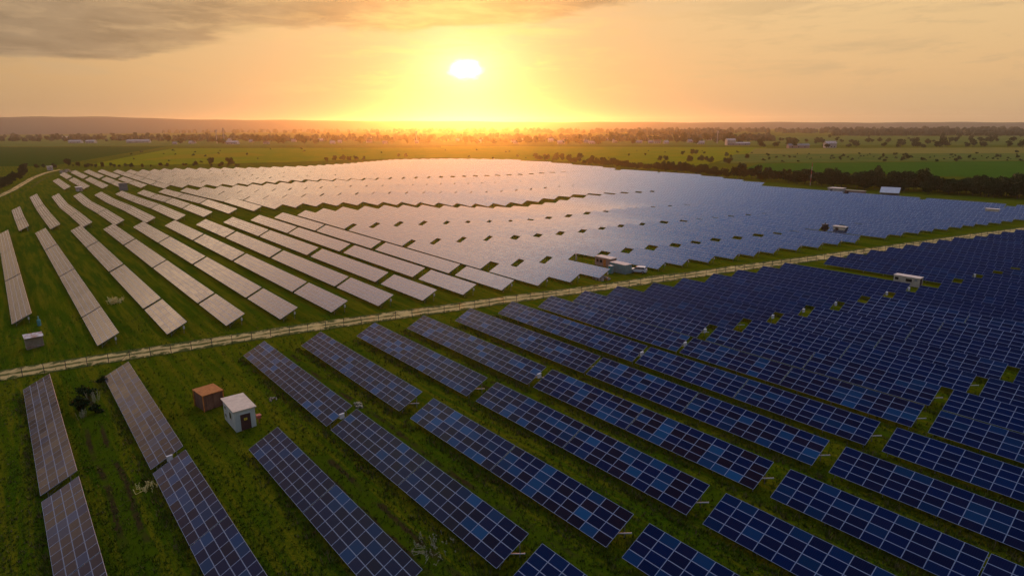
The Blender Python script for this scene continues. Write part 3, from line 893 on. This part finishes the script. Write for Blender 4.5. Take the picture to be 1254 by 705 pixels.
for i in range(6): part('mast_section', root, lambda mb: mb.tube((0, 0, i * 2.2), (0, 0, i * 2.2 + 2.2), .22, .2), [M['red'] if i % 2 else M['tin']])
low_cabin('meter_kiosk', 151.5, 233, 4.5, 4, 4.2, M['grey_wall'], M['plank'], 'dark grey kiosk standing on the corridor of the far pale tables', 'kiosk')
low_cabin('flat_kiosk', 97, 233.8, 6, 3, 2.2, M['tin'], M['cream'], 'low white flat kiosk on the far grass corridor', 'kiosk')
low_cabin('gate_cabin', 61.5, 208.5, 7, 4, 3.4, M['tin'], M['cream'], 'tiny white gate cabin at the head of the far earth track', 'cabin')
heap('rubble_heap', gt(82, 211.5), 26, 9, 1.6, M['rubble'], 'scattered pale stones behind the farthest corner of the tables')

# ------------------------------------------------------------------ grass: tufts nobody could count
def tufts(name, n, m, sampler, hmin, hmax, seed, w=.06):
    rnd = random.Random(seed); mb = MB()
    for _ in range(n):
        p, hs = sampler(rnd)
        if p is None: continue
        for _ in range(4):
            a = rnd.uniform(0, 6.28); h = rnd.uniform(hmin, hmax) * hs; r = rnd.uniform(0, .18)
            b = p + Vector((math.cos(a) * r, math.sin(a) * r, -.03))
            s = Vector((-math.sin(a), math.cos(a), 0)) * w
            mb.face([b - s, b + s, b + Vector((math.cos(a), math.sin(a), 0)) * h * .45 + Vector((0, 0, h))])
    return tag(obj(name, mb.mesh(name, [m])), kind='stuff')
def pick(rnd):
    while True:
        px, py = rnd.uniform(-20, 1274), 385 + 340 * rnd.random()
        q = gt(px, py)
        if q.y < 190: break
    return q, 1
trk = [(p.x, p.y) for p in TRACKLINE]
def on_track(q): return any(abs(q.x - x) + abs(q.y - y) < 2.6 for x, y in trk)
def s_green(rnd):
    q, h = pick(rnd)
    if on_track(q): return None, 0
    return q, .5 + rnd.random() ** 3 * 1.2
near_t = [t for t in vis if t['block'] == 'front'][:45]
def s_edge(rnd):
    t = rnd.choice(near_t); L = t['n'] * PM
    x = rnd.uniform(-1, L + 1); y = rnd.gauss(-.5, .35) if rnd.random() < .75 else rnd.uniform(-1, 3.5)
    q = t['mt'] @ Vector((x, y, 0)); q.z = terrain(q.x, q.y)
    k = math.sin(q.x * .7) * math.sin(q.y * .9 + 1.3)
    if k < rnd.uniform(-.9, .5): return None, 0
    return q, rnd.uniform(.5, 1.2)
tufts('grass', 26000, M['blade'], s_green, .14, .38, 1)
tufts('dry_grass', 9000, M['straw'], s_edge, .25, .6, 2)
tufts('grass', 9000, M['blade'], s_edge, .3, .75, 3)
def s_dry(rnd):
    q, h = s_green(rnd)
    if q is None: return None, 0
    if math.sin(q.x * .11 + 1) * math.sin(q.y * .13) + .4 * math.sin(q.x * .5 + q.y * .37) < .35: return None, 0
    return q, h
tufts('dry_grass', 12000, M['straw'], s_dry, .1, .28, 4)

# ------------------------------------------------------------------ trees and shrubs
def crown_mesh(name, w, h, z0, leaves, size, seed, lobes, m):
    """leaf clumps through the volume of several uneven lobes, with gaps between them"""
    rnd = random.Random(seed); mb = MB(); L = []
    for _ in range(lobes):
        a = rnd.uniform(0, 6.28); r = w * rnd.uniform(.05, .33)
        L.append((Vector((math.cos(a) * r, math.sin(a) * r, z0 + h * rnd.uniform(.2, .8))), w * rnd.uniform(.17, .3), h * rnd.uniform(.14, .26)))
    for _ in range(leaves):
        c, rw, rh = rnd.choice(L)
        d = Vector((rnd.gauss(0, 1), rnd.gauss(0, 1), rnd.gauss(0, 1))).normalized() * rnd.uniform(.55, 1.05)
        p = c + Vector((d.x * rw, d.y * rw, d.z * rh))
        if p.z < z0: p.z = z0 + rnd.random() * .1 * h
        s = size * rnd.uniform(.5, 1.2)
        u = Vector((rnd.gauss(0, 1), rnd.gauss(0, 1), rnd.gauss(0, .7))).normalized(); v = u.orthogonal().normalized()
        q = u.cross(v)
        mb.face([p - v * s, p + q * s * .6, p + v * s, p - q * s * .6])
    return mb.mesh(name, [m])
def trunk_mesh(h, r, seed):
    rnd = random.Random(seed); mb = MB(); mb.tube((0, 0, -.3), (0, 0, h * .55), r, r * .6, 7)
    for _ in range(5):
        a = rnd.uniform(0, 6.28); z = h * rnd.uniform(.25, .55)
        mb.tube((0, 0, z), (math.cos(a) * h * .25, math.sin(a) * h * .25, z + h * .3), r * .45, r * .1, 5)
    return mb.mesh('trunk', [M['bark']])
TREES = [(crown_mesh('crown', 7 + (i % 3) * 1.3, 7.5 + (i % 4) * .7, 1.2, 1500, .55, 50 + i, 11, M['leaf']), trunk_mesh(8.5, .22, i)) for i in range(6)]
BUSH = [crown_mesh('foliage', 3.4 + i * .5, 2.6 + i * .3, .05, 420, .35, 80 + i, 6, M['leaf']) for i in range(4)]
OLIVE = [crown_mesh('foliage', 3.2, 2.3, .05, 380, .34, 90 + i, 6, M['leaf_olive']) for i in range(3)]
stem = MB(); stem.tube((0, 0, -.2), (.1, 0, 1.4), .07, .03, 5); stem.tube((0, 0, .2), (-.4, .3, 1.5), .04, .02, 5); stem = stem.mesh('stem', [M['bark']])
def tree(p, sc, label, group, name='belt_tree', sz=1.0):
    i = random.randrange(6)
    root = empty(name, p, random.uniform(0, 6.28)); root.scale = (sc, sc, sc * sz)
    tag(root, label, 'tree', group)
    obj('crown', TREES[i][0], root); obj('trunk', TREES[i][1], root)
def shrub(p, sc, label, group=None, kind=0, name='shrub'):
    root = empty(name, p, random.uniform(0, 6.28)); root.scale = (sc, sc, sc * random.uniform(.8, 1.15))
    tag(root, label, 'shrub', group)
    obj('foliage', random.choice(OLIVE if kind else BUSH), root); obj('stem', stem, root)
# the dark belt behind the field: individuals all along it
belt = [(640, 197), (700, 201.5), (760, 207.5), (800, 211), (840, 214.5), (900, 221), (960, 226.5), (1020, 232), (1100, 237.5), (1180, 242.5), (1254, 247), (1300, 249.5)]
n_b = 0
for i in range(190):
    t = (i + random.random()) / 190
    px = 650 + (1300 - 650) * t ** .8
    py = lerp_tab(belt, px)
    depth = random.random()
    b0 = gt(px, py - .8)
    off = Vector((b0.x, b0.y, 0)).normalized()
    dd = 5 + depth * (26 if px > 900 else 14)
    p = b0 + off * dd; p.z = terrain(p.x, p.y)
    big = clamp((px - 850) / 250, 0, 1)
    sc = random.uniform(.45, .9) + big * random.uniform(.0, .4)
    tree(p, sc, 'dark green tree in the dense belt behind the solar field', 'trees of the dark belt', sz=random.uniform(.75, 1.25))
# lone trees and shrubs on the meadows
spots = [(32, 207, 1.0), (54, 206.5, .8), (68, 206.5, .7), (84, 204.5, 1.5), (96, 205, .9), (105, 205.5, .7), (126, 204, .8), (31, 214.5, 1.5), (24, 221, 1.0), (15, 224, .9), (8, 228, 1.1), (2, 232, 1.0),
         (240, 203, .9), (259, 203, 1.5), (282, 203, 1.5), (272, 204, .8), (228, 204, .6), (205, 205, .7), (45, 206.5, .8), (140, 205, .6), (160, 205.5, .6), (175, 206, .7)]
spots += [(random.uniform(-8, 30), 0, random.uniform(.6, 1.2)) for _ in range(14)] + [(random.uniform(60, 310), -1, random.uniform(.35, .7)) for _ in range(24)]
spots = [(px, (232 - px * .62 + random.uniform(-2, 3)) if py == 0 else (204.6 + random.uniform(-.8, .8) if py == -1 else py), sc) for px, py, sc in spots]
for k, (px, py, sc) in enumerate(spots):
    tree(gt(px, py), sc * .62, 'dark tree on the meadow edge behind the far pale tables', 'trees on the far meadow edge', 'meadow_tree')
for k, (px, py, sc) in enumerate([(400, 199, .9), (410, 198, 1.0), (420, 197.5, 1.1), (428, 197.5, .9), (437, 197, .8), (446, 196.5, .7), (488, 193, .8), (497, 193, .9), (845, 199, 1.2), (858, 198.5, 1.1), (870, 200.5, 1.1),
                                  (836, 190.5, .8), (848, 190, 1.1), (853, 189.5, 1.0), (865, 197, .8), (888, 200, .8), (893, 202, 1.0), (890, 192, .9), (915, 194.5, .9), (808, 198, .9), (815, 198, .9), (770, 191.5, .5), (790, 191, .5)]):
    tree(gt(px, py), sc * .68, 'small dark tree standing out on the bright meadow behind the field', 'small trees on the bright meadow', 'meadow_tree')
random.seed(5)
for k in range(95):
    px = random.uniform(930, 1254); py = random.choice((random.uniform(189, 199), random.gauss(194, 2)))
    if px > 1150: py -= 1.5
    sc = random.uniform(.4, .95) * (1.5 if px > 1080 and random.random() < .4 else 1)
    shrub(gt(px, py), sc, 'rounded dark bush in the rough pasture beyond the green crop', 'bushes of the rough pasture', name='pasture_bush')
for k in range(45):
    px = random.uniform(130, 930); py = random.uniform(183, 200) if px < 500 else random.uniform(184, 197)
    shrub(gt(px, py), random.uniform(.5, 1.1), 'tiny dark bush dotted on the open meadow behind the field', 'bushes on the open meadow', name='meadow_bush')
# weeds close by
def weed(name, p, n, h, spread, m, label, seed, lf=1.0):
    rnd = random.Random(seed); mb = MB()
    for _ in range(n):
        a = rnd.uniform(0, 6.28); r = spread * rnd.random(); b = Vector((math.cos(a) * r, math.sin(a) * r, -.05))
        t = b + Vector((rnd.gauss(0, .25), rnd.gauss(0, .25), h * rnd.uniform(.5, 1)))
        mb.tube((0, 0, -.03), b + Vector((0, 0, .04)), .02, .02, 4, 0); mb.tube(b, t, .025, .012, 4, 0)
        for q in range(12):
            c = b.lerp(t, rnd.uniform(.35, 1)); s = rnd.uniform(.03, .075) * lf; d = Vector((rnd.gauss(0, 1), rnd.gauss(0, 1), rnd.gauss(0, .6))).normalized(); e = d.orthogonal().normalized()
            mb.face([c, c + (d + e * .5) * s, c + d * s * 2, c + (d - e * .5) * s], 0)
    return tag(obj(name, mb.mesh(name, [m]), None, p), label, 'weeds')
M['pale_weed'] = mat('pale dry stalks', (.38, .33, .18), .8); M['ochre'] = mat('ochre dry stalks', (.85, .66, .22), .8)
weed('dry_weed', gt(141, 371), 46, 1.5, 1.9, M['ochre'], 'clump of bright straw coloured stalks between two pale tables', 1, 2.6)
weed('dry_weed', gt(115, 492), 16, 1.9, .8, M['pale_weed'], 'tall bleached stalks among the dark bushes between two blue tables', 2)
weed('dry_weed', gt(101, 512), 12, 1.5, .7, M['pale_weed'], 'shorter bleached stalks at the foot of the dark bushes', 5)
weed('dry_weed', gt(530, 672), 40, .7, 2.2, M['pale_weed'], 'flattened pale stalks beside a wheel rut in the grass', 3)
weed('dry_weed', gt(182, 597), 30, .8, 1.6, M['ochre'], 'yellowed stalks along the low edge of a blue table', 4)
for px, py, sc, lab in ((106, 486, .75, 'dark bush topmost of the few between two blue tables'), (101, 503, .85, 'dark bush at the middle of the few between two blue tables'),
                        (118, 505, .6, 'small dark bush beside the tall bleached stalks'), (125, 470, .4, 'tiny dark bush close to the upper end of a blue table')):
    shrub(gt(px, py), sc, lab)

# ------------------------------------------------------------------ the far village, woods and hills
M['wall_w'] = worn((.46, .42, .36), (.36, .32, .27), .3)('whitewashed wall'); M['roof_r'] = worn((.22, .09, .05), (.17, .08, .05), .5)('tiled roof'); M['roof_g'] = worn((.3, .29, .27), (.24, .23, .22), .5)('grey roof')
def house(px, py, L, D, H, rf, wall, label, group, name='house', gable=.45, rz=None):
    root = empty(name, gt(px, py), random.uniform(-.5, .5) if rz is None else rz); tag(root, label, 'house' if name == 'house' else 'building', group)
    def b(mb):
        mb.box((-L / 2, -D / 2, -.5), (L / 2, D / 2, H))
        for s in (-1, 1): mb.face([(s * L / 2, -D / 2, H), (s * L / 2, D / 2, H), (s * L / 2, 0, H + D * gable)])
    part('wall', root, b, [wall])
    def b(mb):
        e = .5; z = H - e * gable * 2 * .5
        for s in (-1, 1):
            mb.face([(-L / 2 - e, s * (D / 2 + e), z), (L / 2 + e, s * (D / 2 + e), z), (L / 2 + e, 0, H + D * gable + .15), (-L / 2 - e, 0, H + D * gable + .15)])
    part('roof', root, b, [rf])
    part('window', root, lambda mb: [mb.box((-L * .35 + i * L * .3, -D / 2 - .06, 1.0), (-L * .35 + i * L * .3 + 1.4, -D / 2 - .01, min(2.4, H - .4))) for i in range(3)], [M['dark_glass']])
for px, py, L in ((93, 175.5, 28), (112, 175.5, 20), (170, 175, 52), (158, 171, 22), (285, 177, 24), (80, 170, 26)):
    house(px, py, L, 11, 5, M['wall_w'], M['wall_w'], 'long white farm building before the wooded village', 'white farm buildings', 'farm_building', .2, .0)
house(894, 178, 14, 12, 9, M['wall_w'], M['wall_w'], 'tall white building alone on the meadow before the hazy village', None, 'farm_building', .15, 0)
house(905, 178, 34, 8, 3.5, M['wall_w'], M['roof_g'], 'long low shed attached to the tall white building', None, 'farm_building', .2, 0)
house(977, 181.5, 30, 9, 4, M['grey_wall'], M['brick'], 'long brown farm block on the edge of the ripe corn', None, 'farm_building', .25, 0)
house(1016, 181, 15, 10, 6.5, M['tin'], M['wall_w'], 'square pale farmhouse on the edge of the ripe corn', None, 'farm_building', .3, 0)
random.seed(21)
for k in range(46):
    px = random.choice((random.uniform(400, 700), random.uniform(660, 870), random.uniform(200, 420)))
    house(px, random.uniform(171, 177), random.uniform(7, 12), random.uniform(6, 8), random.uniform(2.5, 4.2), random.choice((M['roof_r'], M['roof_g'], M['wall_w'])), M['wall_w'],
          'small pale village house half hidden by trees in the haze', 'houses of the hazy village')
for px, hgt in ((266, 30), (275, 34), (878, 24), (510, 26)):
    root = empty('water_tower', gt(px, 176)); tag(root, 'tall thin pale tower rising over the hazy village', 'tower', 'thin towers of the village')
    part('shaft', root, lambda mb: mb.tube((0, 0, 0), (0, 0, hgt * .8), 1.0, .9, 8), [M['wall_w']]); part('tank', root, lambda mb: mb.tube((0, 0, hgt * .8), (0, 0, hgt * .95), 1.6, 1.6, 10), [M['wall_w']])

VT = [crown_mesh('crown', 13, 12, 1.5, 260, 1.6, 120 + i, 8, M['leaf']) for i in range(5)]
VTR = trunk_mesh(11, .35, 77)
def vtree(px, py, sc, label, group):
    root = empty('village_tree', gt(px, py), random.uniform(0, 6.28)); root.scale = (sc, sc, sc * random.uniform(.85, 1.25)); tag(root, label, 'tree', group)
    obj('crown', random.choice(VT), root); obj('trunk', VTR, root)
for k in range(235):
    px = random.uniform(-10, 930); py = random.uniform(168, 177.8) - (2.5 if px < 160 else 0)
    if 60 < px < 205 and py > 173: py = 170.5
    vtree(px, py, random.uniform(.7, 1.25) * (1.35 if 110 < px < 152 and random.random() < .5 else 1), 'hazy round tree among the village houses below the hills', 'trees of the hazy village')
for k in range(85):
    px = random.uniform(925, 1254); py = random.choice((random.gauss(180.6, .5), random.gauss(180.6, .5), random.gauss(174.5, .5), random.uniform(168, 178)))
    vtree(px, py, random.uniform(.5, .9), 'hazy hedgerow tree past the ripe corn', 'hedgerow trees past the ripe corn')
# woods far off: one canopy each
def woods(name, x0, x1, y_near, y_far, n, size, seed, label):
    rnd = random.Random(seed); mb = MB()
    for _ in range(n):
        p = gt(rnd.uniform(x0, x1), rnd.uniform(y_far, y_near)); s = size * rnd.uniform(.6, 1.2)
        b = len(mb.v); k = 6
        rings = ((1, 0), (1.15, .45), (.85, .85), (.3, 1.12))
        jit = [rnd.uniform(.75, 1.2) for _ in range(k * 4)]
        for ri, (r, z) in enumerate(rings):
            for i in range(k):
                an = i * 2 * pi / k; q = r * s * jit[ri * k + i]
                mb.v.append((p.x + math.cos(an) * q, p.y + math.sin(an) * q, p.z + z * s * 1.5 * (.85 + .3 * jit[i])))
        for ri in range(3):
            for i in range(k):
                j = (i + 1) % k
                mb.f.append((b + ri * k + i, b + ri * k + j, b + ri * k + k + j, b + ri * k + k + i)); mb.mi.append(0); mb.uv.append([(0, 0)] * 4)
        mb.f.append(tuple(b + 3 * k + i for i in range(k))); mb.mi.append(0); mb.uv.append([(0, 0)] * k)
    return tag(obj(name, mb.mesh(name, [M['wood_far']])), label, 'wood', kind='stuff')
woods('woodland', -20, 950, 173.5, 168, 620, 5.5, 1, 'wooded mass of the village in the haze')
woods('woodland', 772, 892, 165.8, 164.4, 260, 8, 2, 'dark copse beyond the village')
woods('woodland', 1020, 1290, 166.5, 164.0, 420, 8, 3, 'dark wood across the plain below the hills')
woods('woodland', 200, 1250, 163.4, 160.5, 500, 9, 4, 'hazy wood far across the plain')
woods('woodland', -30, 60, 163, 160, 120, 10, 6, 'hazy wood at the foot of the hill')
# hills closing the plain
def hills():
    mb = MB(); prof = [(-700, 143), (0, 143.5), (50, 142.6), (130, 143.3), (200, 145.5), (330, 147.2), (480, 148.4), (700, 149.7), (1000, 150.0), (1254, 149.8), (1900, 149.5)]
    cols = 150; rings = ((4300, 0), (4700, .12), (5200, .45), (5700, .8), (6200, 1.0), (7400, .92), (8600, .4))
    for i in range(cols + 1):
        px = -600 + 2500 * i / cols
        d = ray(px, 153); d.z = 0; d.normalize()
        dist = 6200
        dd = ray(px, lerp_tab(prof, px) + .35 * math.sin(px * .031) + .25 * math.sin(px * .083 + 1)); top = CAM.z + dd.z / math.hypot(dd.x, dd.y) * dist
        for r, k in rings:
            mb.v.append((d.x * r, d.y * r, -.5 + (top + .5) * k))
    n = len(rings)
    for i in range(cols):
        for j in range(n - 1):
            a = i * n + j
            mb.f.append((a, a + n, a + n + 1, a + 1)); mb.mi.append(0); mb.uv.append([(0, 0)] * 4)
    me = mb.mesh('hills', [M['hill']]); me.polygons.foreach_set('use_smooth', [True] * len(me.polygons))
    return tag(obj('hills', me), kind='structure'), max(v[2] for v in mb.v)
_, HTOP = hills()

# ------------------------------------------------------------------ haze
HZ = dict(density=9e-5, aniso=.86, color=(.95, .95, .85))
mb = MB(); mb.box((-9600, -760, -9), (9600, 9600, HTOP + 8))
hm = bpy.data.materials.new('evening haze'); hm.use_nodes = True
hm.node_tree.nodes.clear(); k = NT(hm.node_tree)
out = k.n('ShaderNodeOutputMaterial'); pv = k.n('ShaderNodeVolumePrincipled')
pv.inputs['Color'].default_value = HZ['color'] + (1,); pv.inputs['Density'].default_value = HZ['density']; pv.inputs['Anisotropy'].default_value = HZ['aniso']
k.put(out.inputs['Volume'], pv.outputs[0])
tag(obj('haze', mb.mesh('haze', [hm])), kind='stuff')

# ------------------------------------------------------------------ sky
w = bpy.data.worlds.new('World'); SC.world = w; w.use_nodes = True
k = NT(w.node_tree); bg = w.node_tree.nodes['Background']
d = k.v('NORMALIZE', k.n('ShaderNodeTexCoord').outputs['Generated'])
x, y, z = k.xyz(d)
el = k.m('MULTIPLY', k.m('ARCSINE', z), 180 / pi)
az = k.m('MULTIPLY', k.m('ARCTAN2', x, y), 180 / pi)
th = k.m('MULTIPLY', k.m('ARCCOSINE', k.m('MINIMUM', k.v('DOT_PRODUCT', d, tuple(SUN)), 1.0)), 180 / pi)
e01 = k.m('DIVIDE', k.m('MAXIMUM', el, 0), 90)
west = k.ramp(e01, [(0, (.46, .31, .17)), (.04, (.60, .38, .185)), (.09, (.64, .43, .21)), (.125, (.56, .40, .22)), (.155, (2.9, 1.95, 1.15)), (.225, (1.75, 1.16, .76)), (.285, (.95, .74, .76)), (.36, (1.15, 1.12, 1.25)), (.44, (1.70, 1.90, 2.10)),
                    (.53, (.24, .50, 1.2)), (.66, (.08, .16, .50)), (1, (.05, .10, .30))])  # bands above the view are added to brighten and tint the panel reflections
east = k.ramp(e01, [(0, (.22, .21, .24)), (.15, (.20, .22, .30)), (.5, (.12, .17, .34)), (1, (.09, .13, .30))])
back = k.sm(40, 98, k.m('ABSOLUTE', k.m('ADD', az, 4)))
west = k.v('SCALE', west, k.m('ADD', .74, k.m('MULTIPLY', k.sm(-42, -14, az), .26)))
sky = k.mix(back, west, east)
nis = k.n('ShaderNodeTexSky', sky_type='NISHITA'); nis.sun_disc = False
nis.sun_elevation = math.asin(SUN.z); nis.sun_rotation = math.atan2(SUN.x, SUN.y); nis.air_density = 1.5; nis.dust_density = 3
sky = k.mix(1.0, sky, k.v('SCALE', nis.outputs[0], .008), 'ADD')
# unseen glow column, added above the frame to warm the panel reflections
colm = k.m('MULTIPLY', k.m('POWER', 2.71828, k.m('MULTIPLY', k.m('POWER', k.m('DIVIDE', k.m('ADD', az, 15), 15), 2), -1)), k.m('MULTIPLY', k.sm(13, 24, el), k.m('SUBTRACT', 1, k.sm(34, 44, el))))
sky = k.mix(1.0, sky, k.v('SCALE', (2.7, 1.12, .16), colm), 'ADD')
# sky colour darkened close round the sun to offset the glow of the haze
dim = k.m('POWER', 2.71828, k.m('MULTIPLY', k.m('POWER', k.m('DIVIDE', th, 15), 2), -1))
sky = k.v('SCALE', sky, k.m('SUBTRACT', 1, k.m('MULTIPLY', dim, .36)))
# glow of the sun in the thin cloud
glow = k.m('POWER', 2.71828, k.m('MULTIPLY', th, -1 / 6.5))
sky = k.mix(1.0, sky, k.v('SCALE', (.80, .66, .52), k.m('MULTIPLY', glow, .36)), 'ADD')
# cloud bank along the top of the view, thinning past the sun
cv = k.comb(k.m('MULTIPLY', az, .055), k.m('MULTIPLY', el, .34), 2.3)
cn = k.noise(cv, 1.0, 7, .58, .4)
cv2 = k.comb(k.m('MULTIPLY', az, .22), k.m('MULTIPLY', el, .8), 7.1)
cn2 = k.noise(cv2, 1.0, 6, .6, .3)
edge = k.m('ADD', k.m('ADD', 7.0, k.m('MULTIPLY', k.sm(-34, -12, az), .6)), k.m('MULTIPLY', k.sm(-2, 26, az), 4.2))
edge = k.m('SUBTRACT', edge, k.m('MULTIPLY', k.m('SUBTRACT', 1, k.sm(-34, -20, az)), 2.6))
hh = k.m('SUBTRACT', k.m('ADD', el, k.m('ADD', k.m('MULTIPLY', k.m('SUBTRACT', cn, .5), 4.2), k.m('MULTIPLY', k.m('SUBTRACT', cn2, .5), 1.6))), edge)
bank = k.m('MULTIPLY', k.sm(-.3, .6, hh), k.m('SUBTRACT', 1, k.sm(11.5, 15.5, el)))
bank = k.m('MULTIPLY', bank, k.m('SUBTRACT', 1, back))
lit = k.m('POWER', 2.71828, k.m('MULTIPLY', th, -1 / 11.0))
ccol = k.mix(k.m('MINIMUM', k.m('MULTIPLY', lit, 1.6), 1), (.235, .17, .11), (.68, .40, .145))
ccol = k.v('SCALE', ccol, k.m('ADD', .50, k.m('MULTIPLY', cn2, .95)))
sky = k.mix(k.m('MULTIPLY', bank, .93), sky, ccol)
# small loose clouds
sm_ = k.m('MULTIPLY', k.m('MULTIPLY', k.sm(.50, .70, k.noise(k.comb(k.m('MULTIPLY', az, .10), k.m('MULTIPLY', el, .62), 4.7), 1.0, 7, .6, .3)), k.sm(1.5, 4, el)), k.m('SUBTRACT', 1, k.sm(11, 14, el)))
sky = k.mix(k.m('MULTIPLY', sm_, .55), sky, k.mix(k.m('MINIMUM', k.m('MULTIPLY', lit, 2), 1), (.42, .29, .17), (.95, .62, .22)))
fine = k.m('MULTIPLY', k.m('MULTIPLY', k.sm(.50, .66, k.noise(k.comb(k.m('MULTIPLY', az, .24), k.m('MULTIPLY', el, 1.15), 9.3), 1.0, 8, .62, .5)), k.sm(1.2, 3.5, el)), k.m('SUBTRACT', 1, k.sm(11, 14, el)))
sky = k.mix(k.m('MULTIPLY', fine, .34), sky, k.mix(k.m('MINIMUM', k.m('MULTIPLY', lit, 2), 1), (.40, .28, .17), (1.0, .60, .20)))
# the disc, half veiled: its outline is broken by cloud
th2 = k.m('SQRT', k.m('ADD', k.m('POWER', k.m('MULTIPLY', k.m('SUBTRACT', az, math.degrees(math.atan2(SUN.x, SUN.y))), .78), 2), k.m('POWER', k.m('MULTIPLY', k.m('SUBTRACT', el, math.degrees(math.asin(SUN.z))), 1.35), 2)))
dth = k.m('ADD', th2, k.m('MULTIPLY', k.m('SUBTRACT', k.noise(k.comb(k.m('MULTIPLY', az, .9), k.m('MULTIPLY', el, 1.5), 1.9), 1.0, 3), .5), 1.1))
disc = k.m('ADD', k.m('SUBTRACT', 1, k.sm(.2, 1.35, dth)), k.m('MULTIPLY', k.m('POWER', 2.71828, k.m('MULTIPLY', th2, -.75)), .22))
sky = k.mix(1.0, sky, k.v('SCALE', (3.2, 2.6, 1.7), disc), 'ADD')
k.put(bg.inputs[0], sky); bg.inputs[1].default_value = 1.0

# ------------------------------------------------------------------ sun
sl = bpy.data.lights.new('sun', 'SUN'); sl.energy = 2.5; sl.angle = R(.5); sl.color = (1.0, .30, .05)
so = obj('sun', sl); so.rotation_euler = SUN.to_track_quat('Z', 'Y').to_euler()

# ------------------------------------------------------------------ camera and render
cam = bpy.data.cameras.new('camera'); co = obj('camera', cam)
mw = Matrix((CR, CU, -F_)).transposed().to_4x4(); mw.translation = CAM
co.matrix_world = mw
cam.sensor_width = 36; cam.lens = 36 * FPX / 1254; cam.clip_start = .5; cam.clip_end = 20000
SC.camera = co
SC.view_settings.view_transform = 'Standard'; SC.view_settings.look = 'None'
SC.view_settings.gamma = 1; SC.view_settings.use_curve_mapping = False; SC.view_settings.exposure = .25
SC.render.engine = 'CYCLES'
cy = SC.cycles
cy.max_bounces = 5; cy.diffuse_bounces = 2; cy.glossy_bounces = 2; cy.transmission_bounces = 2; cy.transparent_max_bounces = 4; cy.volume_bounces = 0
cy.use_denoising = True; cy.caustics_reflective = False; cy.caustics_refractive = False
cy.sample_clamp_indirect = 4
SC.render.resolution_x, SC.render.resolution_y = 1024, 575
print('tables', len(tables), 'visible', len(vis), 'single', len(single), 'module budget left', budget)
